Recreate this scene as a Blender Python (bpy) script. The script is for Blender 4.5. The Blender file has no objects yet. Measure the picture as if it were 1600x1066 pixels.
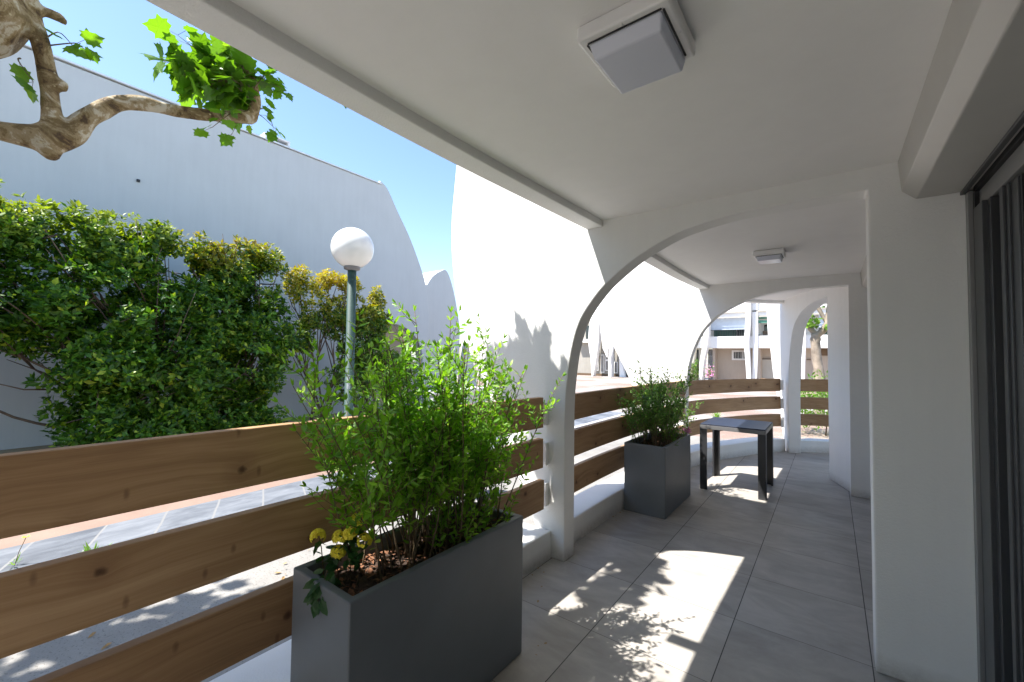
import bpy, bmesh, math, random
import numpy as np
from mathutils import Vector, Matrix, noise
from mathutils.geometry import tessellate_polygon
R = random.Random(7)
PI = math.pi
sc = bpy.context.scene
COL = sc.collection

# ------------------------------------------------------------------ materials
def newmat(name):
    m = bpy.data.materials.new(name); m.use_nodes = True
    nt = m.node_tree; nt.nodes.clear()
    out = nt.nodes.new('ShaderNodeOutputMaterial')
    return m, nt, out
def nd(nt, t, **k):
    n = nt.nodes.new(t)
    for a, v in k.items():
        if a in n.inputs: n.inputs[a].default_value = v
        else: setattr(n, a, v)
    return n
def ramp(nt, stops, fac=None, interp='LINEAR'):
    r = nt.nodes.new('ShaderNodeValToRGB'); r.color_ramp.interpolation = interp
    e = r.color_ramp.elements
    while len(e) < len(stops): e.new(0.5)
    for i, (p, c) in enumerate(stops):
        e[i].position = p; e[i].color = (*c, 1) if len(c) == 3 else c
    if fac is not None: nt.links.new(fac, r.inputs[0])
    return r
def math_(nt, op, a, b=None):
    n = nt.nodes.new('ShaderNodeMath'); n.operation = op
    for i, v in enumerate((a, b)):
        if v is None: continue
        if isinstance(v, (int, float)): n.inputs[i].default_value = v
        else: nt.links.new(v, n.inputs[i])
    return n.outputs[0]
def wcoord(nt):
    return nt.nodes.new('ShaderNodeNewGeometry').outputs['Position']
def mapping(nt, vec, scale=(1,1,1), rot=(0,0,0), loc=(0,0,0)):
    m = nt.nodes.new('ShaderNodeMapping')
    m.inputs['Scale'].default_value = scale; m.inputs['Rotation'].default_value = rot; m.inputs['Location'].default_value = loc
    nt.links.new(vec, m.inputs['Vector']); return m.outputs[0]
def noise_(nt, vec, scale, detail=4, rough=.55, dist=0):
    n = nt.nodes.new('ShaderNodeTexNoise'); n.inputs['Scale'].default_value = scale
    n.inputs['Detail'].default_value = detail; n.inputs['Roughness'].default_value = rough
    n.inputs['Distortion'].default_value = dist
    if vec is not None: nt.links.new(vec, n.inputs['Vector'])
    return n.outputs['Fac']
def bump(nt, h, strength, dist=.01):
    b = nt.nodes.new('ShaderNodeBump'); b.inputs['Strength'].default_value = strength; b.inputs['Distance'].default_value = dist
    nt.links.new(h, b.inputs['Height']); return b.outputs[0]
def mixc(nt, f, a, b, mode='MIX'):
    m = nt.nodes.new('ShaderNodeMix'); m.data_type = 'RGBA'; m.blend_type = mode
    for s, v in ((m.inputs[0], f), (m.inputs[6], a), (m.inputs[7], b)):
        if isinstance(v, (int, float)): s.default_value = v
        elif isinstance(v, tuple): s.default_value = (*v, 1)
        else: nt.links.new(v, s)
    return m.outputs[2]

def simple(name, col, rough=.6, metal=0, var=.06, vs=6, bs=0, bsc=200, bd=.002, spec=.5):
    m, nt, out = newmat(name)
    p = nt.nodes.new('ShaderNodeBsdfPrincipled')
    pos = wcoord(nt); n = noise_(nt, pos, vs, 5)
    lo = tuple(c*(1-var) for c in col); hi = tuple(min(1, c*(1+var)) for c in col)
    r = ramp(nt, [(.3, lo), (.7, hi)], n)
    nt.links.new(r.outputs[0], p.inputs['Base Color'])
    p.inputs['Roughness'].default_value = rough; p.inputs['Metallic'].default_value = metal
    p.inputs['Specular IOR Level'].default_value = spec
    if bs:
        nt.links.new(bump(nt, noise_(nt, pos, bsc, 3), bs, bd), p.inputs['Normal'])
    nt.links.new(p.outputs[0], out.inputs[0]); return m

def stucco(name, col, bs=.5, scale=140, stain=.05, grime=False):
    m, nt, out = newmat(name)
    p = nt.nodes.new('ShaderNodeBsdfPrincipled'); pos = wcoord(nt)
    n1 = noise_(nt, pos, 1.3, 6, .6); n2 = noise_(nt, mapping(nt, pos, (6, 6, .5)), 1.5, 4, .6)
    f = math_(nt, 'ADD', math_(nt, 'MULTIPLY', n1, .6), math_(nt, 'MULTIPLY', n2, .4))
    r = ramp(nt, [(.35, tuple(c*(1-stain) for c in col)), (.6, col)], f)
    c = r.outputs[0]
    if grime:                                                       # splashes of dirt just above the floor
        s = nt.nodes.new('ShaderNodeSeparateXYZ'); nt.links.new(pos, s.inputs[0])
        mr = nt.nodes.new('ShaderNodeMapRange'); mr.inputs[1].default_value = .09; mr.inputs[2].default_value = .0
        nt.links.new(math_(nt, 'ADD', s.outputs[2], math_(nt, 'MULTIPLY', noise_(nt, pos, 14, 5), -.03)), mr.inputs[0])
        g = math_(nt, 'MULTIPLY', mr.outputs[0], noise_(nt, pos, 30, 5, .7))
        c = mixc(nt, math_(nt, 'MULTIPLY', g, .8), c, (.28, .24, .2))
    nt.links.new(c, p.inputs['Base Color'])
    p.inputs['Roughness'].default_value = .85; p.inputs['Specular IOR Level'].default_value = .25
    h = math_(nt, 'ADD', noise_(nt, pos, scale, 4, .65), math_(nt, 'MULTIPLY', noise_(nt, pos, scale*.13, 3), .8))
    nt.links.new(bump(nt, h, bs, .004), p.inputs['Normal'])
    nt.links.new(p.outputs[0], out.inputs[0]); return m

def tile_mat():
    m, nt, out = newmat('porcelain_tile')
    p = nt.nodes.new('ShaderNodeBsdfPrincipled'); pos = wcoord(nt)
    sx = nt.nodes.new('ShaderNodeSeparateXYZ'); nt.links.new(pos, sx.inputs[0])
    T = .605
    u = math_(nt, 'DIVIDE', math_(nt, 'ADD', sx.outputs[0], .46+T*20), T)
    v = math_(nt, 'DIVIDE', math_(nt, 'ADD', sx.outputs[1], -2.755+T*20), T)
    fu = math_(nt, 'FRACT', u); fv = math_(nt, 'FRACT', v)
    def edge(f):
        return math_(nt, 'MINIMUM', f, math_(nt, 'SUBTRACT', 1.0, f))
    eu = math_(nt, 'LESS_THAN', edge(fu), .0038); ev = math_(nt, 'LESS_THAN', edge(fv), .0030)
    joint = math_(nt, 'MAXIMUM', eu, math_(nt, 'MULTIPLY', ev, .75))
    cell = nt.nodes.new('ShaderNodeCombineXYZ')
    nt.links.new(math_(nt, 'FLOOR', u), cell.inputs[0]); nt.links.new(math_(nt, 'FLOOR', v), cell.inputs[1])
    wn = nt.nodes.new('ShaderNodeTexWhiteNoise'); nt.links.new(cell.outputs[0], wn.inputs[0])
    off = nt.nodes.new('ShaderNodeVectorMath'); off.operation = 'MULTIPLY_ADD'
    nt.links.new(wn.outputs['Color'], off.inputs[0]); off.inputs[1].default_value = (9, 9, 9); nt.links.new(pos, off.inputs[2])
    n1 = noise_(nt, mapping(nt, off.outputs[0], (1.0, 1.5, 1), (0, 0, .35)), 1.7, 7, .62, .8)
    n2 = noise_(nt, mapping(nt, off.outputs[0], (1.0, 2.4, 1), (0, 0, .5)), 2.6, 5, .6, 1.5)
    f = math_(nt, 'ADD', math_(nt, 'MULTIPLY', n1, .65), math_(nt, 'MULTIPLY', n2, .35))
    r = ramp(nt, [(.34, (.30, .278, .25)), (.5, (.385, .36, .328)), (.66, (.48, .452, .412))], f)
    tone = math_(nt, 'ADD', math_(nt, 'MULTIPLY', wn.outputs['Value'], .10), .95)
    hsv = nt.nodes.new('ShaderNodeHueSaturation'); nt.links.new(r.outputs[0], hsv.inputs['Color']); nt.links.new(tone, hsv.inputs['Value'])
    c = mixc(nt, joint, hsv.outputs[0], (.03, .028, .026))
    nt.links.new(c, p.inputs['Base Color'])
    p.inputs['Specular IOR Level'].default_value = .4
    rr = ramp(nt, [(.3, (.42,)*3), (.7, (.62,)*3)], noise_(nt, pos, 4, 4)); nt.links.new(rr.outputs[0], p.inputs['Roughness'])
    h = math_(nt, 'SUBTRACT', math_(nt, 'MULTIPLY', noise_(nt, pos, 90, 4), .15), joint)
    nt.links.new(bump(nt, h, .5, .002), p.inputs['Normal'])
    nt.links.new(p.outputs[0], out.inputs[0]); return m

def wood_mat(name, seed=0., tint=1.):
    m, nt, out = newmat(name)
    p = nt.nodes.new('ShaderNodeBsdfPrincipled'); pos = mapping(nt, wcoord(nt), loc=(seed, seed*1.7, seed*.31))
    sz = nt.nodes.new('ShaderNodeSeparateXYZ'); nt.links.new(pos, sz.inputs[0])
    def knots(sy, szc, oy):
        cb = nt.nodes.new('ShaderNodeCombineXYZ')
        nt.links.new(math_(nt, 'ADD', math_(nt, 'MULTIPLY', sz.outputs[1], sy), oy), cb.inputs[0]); nt.links.new(math_(nt, 'MULTIPLY', sz.outputs[2], szc), cb.inputs[1])
        vo = nt.nodes.new('ShaderNodeTexVoronoi'); vo.voronoi_dimensions = '2D'; vo.inputs['Scale'].default_value = 1.0
        nt.links.new(cb.outputs[0], vo.inputs['Vector'])
        return math_(nt, 'ADD', vo.outputs['Distance'], math_(nt, 'MULTIPLY', math_(nt, 'SUBTRACT', noise_(nt, pos, 30, 2), .5), .05))
    k1 = knots(2.3, 2.4, 0.); k2 = knots(5.5, 2.6, 7.)
    warp = ramp(nt, [(0, (1,)*3), (.12, (.45,)*3), (.4, (0,)*3)], k1)
    zz = math_(nt, 'ADD', sz.outputs[2], math_(nt, 'MULTIPLY', warp.outputs[0], .035))
    cb = nt.nodes.new('ShaderNodeCombineXYZ'); nt.links.new(sz.outputs[0], cb.inputs[0]); nt.links.new(sz.outputs[1], cb.inputs[1]); nt.links.new(zz, cb.inputs[2])
    g1 = noise_(nt, mapping(nt, cb.outputs[0], (2, .5, 13)), 2.0, 6, .6, .9)
    g2 = noise_(nt, mapping(nt, cb.outputs[0], (6, 2.5, 150)), 2.0, 3, .6, .2)
    g3 = noise_(nt, mapping(nt, pos, (1, .8, 3)), 1.5, 3)
    f = math_(nt, 'ADD', math_(nt, 'ADD', math_(nt, 'MULTIPLY', g1, .5), math_(nt, 'MULTIPLY', g2, .16)), math_(nt, 'MULTIPLY', g3, .34))
    cs = [(.24, .132, .064), (.41, .25, .13), (.56, .375, .215)]
    cs = [tuple(c*tint for c in k) for k in cs]
    r = ramp(nt, [(.3, cs[0]), (.5, cs[1]), (.7, cs[2])], f)
    kn = ramp(nt, [(0, (1,)*3), (.022, (.8,)*3), (.045, (0,)*3)], k1)
    kv = ramp(nt, [(0, (.9,)*3), (.03, (.6,)*3), (.06, (0,)*3)], k2)
    halo = ramp(nt, [(.04, (.4,)*3), (.18, (0,)*3)], k1)
    c = mixc(nt, halo.outputs[0], r.outputs[0], (.22, .11, .055))
    c = mixc(nt, kn.outputs[0], c, (.09, .045, .025))
    c = mixc(nt, math_(nt, 'MULTIPLY', kv.outputs[0], .75), c, (.13, .065, .035))
    nt.links.new(c, p.inputs['Base Color'])
    p.inputs['Roughness'].default_value = .62; p.inputs['Specular IOR Level'].default_value = .3
    nt.links.new(bump(nt, math_(nt, 'SUBTRACT', g2, kn.outputs[0]), .2, .002), p.inputs['Normal'])
    nt.links.new(p.outputs[0], out.inputs[0]); return m

def leaf_mat(name, c1, c2, c3=None, young=None, zlo=0, zhi=1, trans=.4, rough=.38):
    """c1..c2 random per leaf; young: colour of the young growth towards the top of the plant."""
    m, nt, out = newmat(name)
    g = nt.nodes.new('ShaderNodeNewGeometry')
    stops = [(0, c1), (1, c2)] if c3 is None else [(0, c1), (.85, c2), (1, c3)]
    r = ramp(nt, stops, g.outputs['Random Per Island'])
    c = r.outputs[0]
    if young:
        s = nt.nodes.new('ShaderNodeSeparateXYZ'); nt.links.new(g.outputs['Position'], s.inputs[0])
        mr = nt.nodes.new('ShaderNodeMapRange'); mr.inputs[1].default_value = zlo; mr.inputs[2].default_value = zhi
        nt.links.new(math_(nt, 'ADD', s.outputs[2], math_(nt, 'MULTIPLY', math_(nt, 'SUBTRACT', noise_(nt, g.outputs['Position'], 1.6, 3), .5), 1.6)), mr.inputs[0])
        f = math_(nt, 'MULTIPLY', mr.outputs[0], math_(nt, 'GREATER_THAN', math_(nt, 'ADD', g.outputs['Random Per Island'], mr.outputs[0]), .75))
        yr = ramp(nt, [(0, young[0]), (1, young[1])], math_(nt, 'FRACT', math_(nt, 'MULTIPLY', g.outputs['Random Per Island'], 7.3)))
        c = mixc(nt, f, c, yr.outputs[0])
    p = nt.nodes.new('ShaderNodeBsdfPrincipled'); nt.links.new(c, p.inputs['Base Color'])
    p.inputs['Roughness'].default_value = rough; p.inputs['Specular IOR Level'].default_value = .45
    t = nt.nodes.new('ShaderNodeBsdfTranslucent')
    hs = nt.nodes.new('ShaderNodeHueSaturation'); hs.inputs['Hue'].default_value = .485; hs.inputs['Saturation'].default_value = 1.1; hs.inputs['Value'].default_value = 1.7
    nt.links.new(c, hs.inputs['Color']); nt.links.new(hs.outputs[0], t.inputs[0])
    mx = nt.nodes.new('ShaderNodeMixShader'); mx.inputs[0].default_value = trans
    nt.links.new(p.outputs[0], mx.inputs[1]); nt.links.new(t.outputs[0], mx.inputs[2]); nt.links.new(mx.outputs[0], out.inputs[0])
    return m

def bark_plane():
    m, nt, out = newmat('plane_bark')
    p = nt.nodes.new('ShaderNodeBsdfPrincipled'); pos = wcoord(nt)
    n = noise_(nt, pos, 7, 6, .62, 1.4); n2 = noise_(nt, pos, 40, 4, .6, .5)
    f = math_(nt, 'ADD', math_(nt, 'MULTIPLY', n, .8), math_(nt, 'MULTIPLY', n2, .2))
    r = ramp(nt, [(.40, (.085, .055, .03)), (.425, (.17, .115, .055)), (.475, (.2, .145, .07)), (.49, (.29, .22, .12)), (.545, (.33, .26, .16)), (.56, (.46, .41, .31)), (.63, (.52, .47, .37))], f)
    vo = nt.nodes.new('ShaderNodeTexVoronoi'); vo.inputs['Scale'].default_value = 22
    nt.links.new(pos, vo.inputs['Vector'])
    sp = ramp(nt, [(.16, (1,)*3), (.2, (0,)*3)], math_(nt, 'ADD', vo.outputs['Distance'], math_(nt, 'MULTIPLY', n2, .12)))
    c = mixc(nt, math_(nt, 'MULTIPLY', sp.outputs[0], .6), r.outputs[0], (.55, .48, .3))
    nt.links.new(c, p.inputs['Base Color']); p.inputs['Roughness'].default_value = .75
    p.inputs['Specular IOR Level'].default_value = .25
    nt.links.new(bump(nt, math_(nt, 'ADD', f, math_(nt, 'MULTIPLY', noise_(nt, pos, 120, 4), .3)), .8, .015), p.inputs['Normal'])
    nt.links.new(p.outputs[0], out.inputs[0]); return m

def ground_mat(name, stops, scale=1.0, fine=120, bs=.5, pebble=0.0, dark=(.1, .09, .08)):
    m, nt, out = newmat(name)
    p = nt.nodes.new('ShaderNodeBsdfPrincipled'); pos = wcoord(nt)
    f = math_(nt, 'ADD', math_(nt, 'MULTIPLY', noise_(nt, pos, scale, 7, .62), .7), math_(nt, 'MULTIPLY', noise_(nt, pos, fine, 3), .3))
    r = ramp(nt, stops, f); c = r.outputs[0]
    if pebble:
        sp = ramp(nt, [(.60, (0,)*3), (.66, (1,)*3)], noise_(nt, pos, 70, 2, .5))
        c = mixc(nt, math_(nt, 'MULTIPLY', sp.outputs[0], pebble), c, dark)
    nt.links.new(c, p.inputs['Base Color']); p.inputs['Roughness'].default_value = .85; p.inputs['Specular IOR Level'].default_value = .25
    nt.links.new(bump(nt, f, bs, .008), p.inputs['Normal'])
    nt.links.new(p.outputs[0], out.inputs[0]); return m

def slate_mat():
    m, nt, out = newmat('slate_paving')
    p = nt.nodes.new('ShaderNodeBsdfPrincipled'); pos = wcoord(nt)
    s = nt.nodes.new('ShaderNodeSeparateXYZ'); nt.links.new(pos, s.inputs[0])
    # slanted joints across the strip, every 0.62 m or so
    wob = math_(nt, 'MULTIPLY', noise_(nt, pos, 1.1, 2), .06)
    y = math_(nt, 'ADD', math_(nt, 'ADD', s.outputs[1], math_(nt, 'MULTIPLY', s.outputs[0], .42)), wob)
    u = math_(nt, 'DIVIDE', math_(nt, 'ADD', y, 40), .46)
    fr = math_(nt, 'FRACT', u); e = math_(nt, 'MINIMUM', fr, math_(nt, 'SUBTRACT', 1.0, fr))
    jn = math_(nt, 'LESS_THAN', math_(nt, 'ADD', e, math_(nt, 'MULTIPLY', math_(nt, 'SUBTRACT', noise_(nt, pos, 30, 2), .5), .02)), .022)
    wn = nt.nodes.new('ShaderNodeTexWhiteNoise'); wn.noise_dimensions = '1D'; nt.links.new(math_(nt, 'FLOOR', u), wn.inputs['W'])
    n = noise_(nt, mapping(nt, pos, (3, 1, 1)), 2.5, 7, .65, .6)
    f = math_(nt, 'ADD', math_(nt, 'MULTIPLY', n, .75), math_(nt, 'MULTIPLY', wn.outputs['Value'], .25))
    r = ramp(nt, [(.3, (.07, .078, .095)), (.5, (.125, .138, .16)), (.72, (.22, .235, .26))], f)
    c = mixc(nt, jn, r.outputs[0], (.22, .22, .22))
    nt.links.new(c, p.inputs['Base Color']); p.inputs['Roughness'].default_value = .6
    nt.links.new(bump(nt, f, .6, .01), p.inputs['Normal'])
    nt.links.new(p.outputs[0], out.inputs[0]); return m

M = {}
M['white'] = stucco('white_render', (.83, .825, .81), .6, 120, .05, True)
M['ceil'] = stucco('white_ceiling_paint', (.85, .84, .83), .22, 60, .04)
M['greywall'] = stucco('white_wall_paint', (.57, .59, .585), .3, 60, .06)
M['tile'] = tile_mat()
M['wood'] = [wood_mat('pine_board', s, t) for s, t in ((0, 1.0), (3.7, .93), (8.1, .86), (12.4, 1.03))]
M['planter'] = simple('grey_powder_coat', (.15, .168, .188), .45, 0, .12, 2.2, .15, 400, .0006)
M['soil'] = simple('dark_soil', (.05, .03, .02), .95, 0, .5, 60, 1, 60, .02)
M['bark_chip'] = simple('bark_mulch', (.2, .09, .045), .85, 0, .5, 40)
M['alu_dark'] = simple('dark_grey_aluminium', (.035, .037, .04), .38, .3, .04)
M['alu_mid'] = simple('grey_aluminium', (.07, .073, .078), .4, .45, .04)
M['alu_light'] = simple('light_grey_aluminium', (.26, .26, .26), .4, .35, .03)
M['box'] = simple('warm_grey_metal_casing', (.5, .49, .465), .45, .1, .03)
M['rubber'] = simple('black_rubber', (.012, .012, .013), .5)
M['lampwhite'] = simple('white_plastic', (.78, .77, .76), .35, 0, .03)
M['table'] = simple('charcoal_metal', (.045, .047, .052), .35, .2, .05)
M['rim'] = simple('grey_metal_rim', (.2, .2, .21), .35, .3, .05)
M['tabletop'] = simple('charcoal_glass_top', (.022, .028, .048), .45, 0, .05, spec=.3)
M['pole'] = simple('dark_green_paint', (.022, .06, .052), .6, 0, .12, 12)
M['bark'] = bark_plane()
M['stem'] = simple('brown_stem', (.15, .10, .06), .8, 0, .3, 30)
M['stem_green'] = simple('olive_stem', (.15, .11, .06), .7, 0, .3, 30)
M['trunk'] = simple('grey_brown_bark', (.12, .09, .065), .9, 0, .4, 12, .8, 40, .01)
M['fartrunk'] = simple('pale_plane_bark', (.28, .23, .18), .9, 0, .4, 5)
M['plane_leaf'] = leaf_mat('plane_leaf', (.065, .17, .018), (.12, .27, .03), (.2, .36, .05), trans=.5, rough=.4)
M['shrub_leaf'] = leaf_mat('narrow_leaf', (.11, .26, .028), (.19, .4, .045), (.34, .52, .1), trans=.5, rough=.42)
M['shrub2_leaf'] = leaf_mat('small_round_leaf', (.06, .15, .03), (.13, .27, .05), (.28, .4, .1), trans=.45, rough=.45)
M['hedge_leaf'] = leaf_mat('glossy_dark_leaf', (.02, .07, .008), (.1, .25, .015), (.36, .5, .045), young=((.26, .3, .04), (.19, .26, .035)), zlo=2.7, zhi=4.2, trans=.36, rough=.42)  # brightest leaves carry sunlit highlights in their colour
M['photinia_leaf'] = leaf_mat('bronze_tipped_leaf', (.02, .07, .008), (.105, .25, .015), (.36, .48, .045), young=((.38, .22, .04), (.36, .38, .04)), zlo=2.5, zhi=4.4, trans=.36, rough=.45)  # palest leaf tone paints in sun highlights, bronze is new growth
M['orange_leaf'] = leaf_mat('yellow_tipped_leaf', (.04, .11, .012), (.11, .22, .02), (.25, .32, .03), young=((.5, .33, .035), (.46, .48, .045)), zlo=1.7, zhi=3.8, trans=.38, rough=.45)
M['lantana_leaf'] = leaf_mat('dark_broad_leaf', (.02, .075, .02), (.04, .12, .03), trans=.25, rough=.35)
M['far_leaf'] = leaf_mat('far_leaf', (.09, .2, .03), (.18, .33, .05), trans=.4)
M['yellow'] = simple('yellow_petal', (.95, .78, .06), .6, 0, .2, 90)
M['pink'] = simple('pink_petal', (.7, .25, .5), .6, 0, .2, 90)
M['globe'] = simple('opal_globe', (.82, .82, .80), .12, 0, .02)
M['conc'] = ground_mat('grey_concrete', [(.3, (.17, .162, .155)), (.5, (.25, .24, .225)), (.7, (.32, .31, .29))], 1.4, 150, .6, .5)
M['kerb'] = ground_mat('pale_concrete_edging', [(.3, (.3, .29, .28)), (.7, (.45, .44, .42))], 2, 100, .4)
M['pinkpath'] = ground_mat('pink_concrete', [(.3, (.19, .125, .095)), (.5, (.245, .17, .135)), (.7, (.30, .215, .17))], 1.1, 140, .5)
M['slate'] = slate_mat()
M['dirt'] = ground_mat('sandy_soil', [(.3, (.16, .115, .055)), (.5, (.27, .2, .11)), (.7, (.36, .29, .18))], 1.5, 60, .8, .3)
M['plaza'] = ground_mat('plaza_concrete', [(.38, (.22, .15, .12)), (.47, (.26, .19, .155)), (.52, (.31, .28, .26)), (.7, (.38, .365, .34))], .22, 40, .2)
M['beige'] = stucco('beige_render', (.46, .39, .32), .2, 30, .1)
M['villa'] = stucco('shaded_cream_render', (.34, .32, .28), .2, 30, .15)  # cream darkened so the villa wall looks shaded
M['cream'] = stucco('cream_render', (.5, .47, .41), .2, 30, .1)
M['farwhite'] = stucco('far_white_render', (.8, .79, .77), .2, 30, .05)
M['darkglass'] = simple('dark_window_glass', (.02, .025, .028), .06)
M['greenglass'] = simple('green_balcony_glass', (.05, .12, .1), .12)
M['blind'] = simple('pale_blue_blind', (.55, .62, .7), .7)
M['awning'] = simple('green_striped_awning', (.08, .25, .18), .7)
M['brownwood'] = simple('brown_panel', (.12, .075, .04), .6)
M['metal_trim'] = simple('zinc_coping', (.75, .75, .74), .5, .4)
M['sticker'] = simple('faded_sticker', (.45, .5, .52), .5)
M['dead'] = simple('dry_leaf', (.3, .19, .08), .8, 0, .3, 30)

def glass_mat():
    m, nt, out = newmat('door_glass')
    g = nt.nodes.new('ShaderNodeBsdfGlossy'); g.inputs['Roughness'].default_value = .02; g.inputs[0].default_value = (.9, .95, .93, 1)
    t = nt.nodes.new('ShaderNodeBsdfTransparent'); t.inputs[0].default_value = (.55, .6, .58, 1)
    fr = nt.nodes.new('ShaderNodeFresnel'); fr.inputs[0].default_value = 1.6
    mx = nt.nodes.new('ShaderNodeMixShader'); nt.links.new(fr.outputs[0], mx.inputs[0]); nt.links.new(t.outputs[0], mx.inputs[1]); nt.links.new(g.outputs[0], mx.inputs[2])
    nt.links.new(mx.outputs[0], out.inputs[0]); return m
M['glass'] = glass_mat()
def diff_mat():
    m, nt, out = newmat('frosted_diffuser')
    p = nt.nodes.new('ShaderNodeBsdfPrincipled'); p.inputs['Base Color'].default_value = (.86, .88, .96, 1); p.inputs['Roughness'].default_value = .22
    n = noise_(nt, wcoord(nt), 300, 2); nt.links.new(bump(nt, n, .1, .001), p.inputs['Normal'])
    t = nt.nodes.new('ShaderNodeBsdfTranslucent'); t.inputs[0].default_value = (.7, .72, .8, 1)
    mx = nt.nodes.new('ShaderNodeMixShader'); mx.inputs[0].default_value = .35
    nt.links.new(p.outputs[0], mx.inputs[1]); nt.links.new(t.outputs[0], mx.inputs[2]); nt.links.new(mx.outputs[0], out.inputs[0]); return m
M['diffuser'] = diff_mat()

# ------------------------------------------------------------------ object helpers
def tag(o, label=None, cat=None, group=None, kind=None):
    if label: o['label'] = label
    if cat: o['category'] = cat
    if group: o['group'] = group
    if kind: o['kind'] = kind
    return o
def empty(name, loc, label, cat, group=None):
    o = bpy.data.objects.new(name, None); COL.objects.link(o); o.location = loc; o.empty_display_size = .1
    return tag(o, label, cat, group)
def wloc(o):
    v = Vector((0, 0, 0))
    while o is not None: v += Vector(o.location); o = o.parent
    return v
def copy_tree(o, parent=None, delta=None):
    c = o.copy(); COL.objects.link(c)
    if parent: c.parent = parent
    for ch in list(o.children): copy_tree(ch, c)
    return c

class MB:
    def __init__(s): s.v = []; s.f = []; s.m = []; s.sm = []
    def add(s, verts, faces, mat=0, smooth=False):
        b = len(s.v); s.v.extend([tuple(p) for p in verts])
        for f in faces: s.f.append(tuple(i+b for i in f)); s.m.append(mat); s.sm.append(smooth)
    def box(s, x0, x1, y0, y1, z0, z1, mat=0):
        x0, x1 = min(x0, x1), max(x0, x1); y0, y1 = min(y0, y1), max(y0, y1); z0, z1 = min(z0, z1), max(z0, z1)
        s.add([(x0,y0,z0),(x1,y0,z0),(x1,y1,z0),(x0,y1,z0),(x0,y0,z1),(x1,y0,z1),(x1,y1,z1),(x0,y1,z1)],
              [(0,3,2,1),(4,5,6,7),(0,1,5,4),(1,2,6,5),(2,3,7,6),(3,0,4,7)], mat)
        return s
    def hull(s, base, top, mat=0):
        """two matching rings of points joined by quads and capped"""
        n = len(base); vs = list(base)+list(top)
        fs = [(i, (i+1) % n, (i+1) % n+n, i+n) for i in range(n)]
        b0 = [Vector(p) for p in base]
        tris = tessellate_polygon([b0])
        fs += [tuple(t) for t in tris] + [tuple(i+n for i in t) for t in tris]
        s.add(vs, fs, mat); return s
    def tube(s, pts, rad, n=8, mat=0, cap=True, wob=0):
        pts = [Vector(p) for p in pts]; k = len(pts)
        if not hasattr(rad, '__len__'): rad = [rad]*k
        vs = []; up = Vector((0, 0, 1)); prev = None
        for i, p in enumerate(pts):
            t = (pts[min(i+1, k-1)]-pts[max(i-1, 0)])
            if t.length < 1e-9: t = Vector((0, 0, 1))
            t.normalize()
            if prev is None:
                a = t.cross(up if abs(t.z) < .9 else Vector((1, 0, 0))).normalized()
            else:
                a = (prev - t*prev.dot(t))
                a = a.normalized() if a.length > 1e-6 else t.orthogonal().normalized()
            prev = a; b = t.cross(a)
            for j in range(n):
                th = 2*PI*j/n; r = rad[i]
                d = a*math.cos(th)+b*math.sin(th)
                if wob: r *= 1+wob*noise.noise((p+d*r)*9)
                vs.append(p+d*r)
        fs = [(i*n+j, i*n+(j+1) % n, (i+1)*n+(j+1) % n, (i+1)*n+j) for i in range(k-1) for j in range(n)]
        if cap: fs += [tuple(range(n))[::-1], tuple((k-1)*n+j for j in range(n))]
        s.add(vs, fs, mat, True); return s
    def lathe(s, c, prof, n=32, mat=0):
        vs = []; k = len(prof)
        for r, z in prof:
            for j in range(n): vs.append((c[0]+r*math.cos(2*PI*j/n), c[1]+r*math.sin(2*PI*j/n), c[2]+z))
        fs = [(i*n+j, i*n+(j+1) % n, (i+1)*n+(j+1) % n, (i+1)*n+j) for i in range(k-1) for j in range(n)]
        s.add(vs, fs, mat, True); return s
    def build(s, name, mats, parent=None, origin=None, bevel=0, label=None, seg=2, autosmooth=False):
        off = wloc(parent) if parent else Vector(origin or (0, 0, 0))
        me = bpy.data.meshes.new(name)
        me.from_pydata([(x-off.x, y-off.y, z-off.z) for x, y, z in s.v], [], s.f)
        if not isinstance(mats, (list, tuple)): mats = [mats]
        for m in mats: me.materials.append(m)
        me.polygons.foreach_set('material_index', s.m); me.polygons.foreach_set('use_smooth', s.sm)
        me.update()
        bm = bmesh.new(); bm.from_mesh(me); 
        if len(bm.faces) < 3000: bmesh.ops.recalc_face_normals(bm, faces=bm.faces)
        if bevel: bmesh.ops.dissolve_limit(bm, angle_limit=math.radians(.3), verts=bm.verts, edges=bm.edges)   # flat caps become single faces
        bm.to_mesh(me); bm.free()
        o = bpy.data.objects.new(name, me); COL.objects.link(o)
        if parent: o.parent = parent
        else: o.location = off
        if bevel:
            b = o.modifiers.new('bevel', 'BEVEL'); b.width = bevel; b.segments = seg; b.limit_method = 'ANGLE'; b.angle_limit = math.radians(40)
            b.harden_normals = False
        if label: o['label'] = label
        return o
def struct(name, mb, mat, origin=(0, 0, 0)):
    o = mb.build(name, mat, None, origin); o['kind'] = 'structure'; return o

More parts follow.
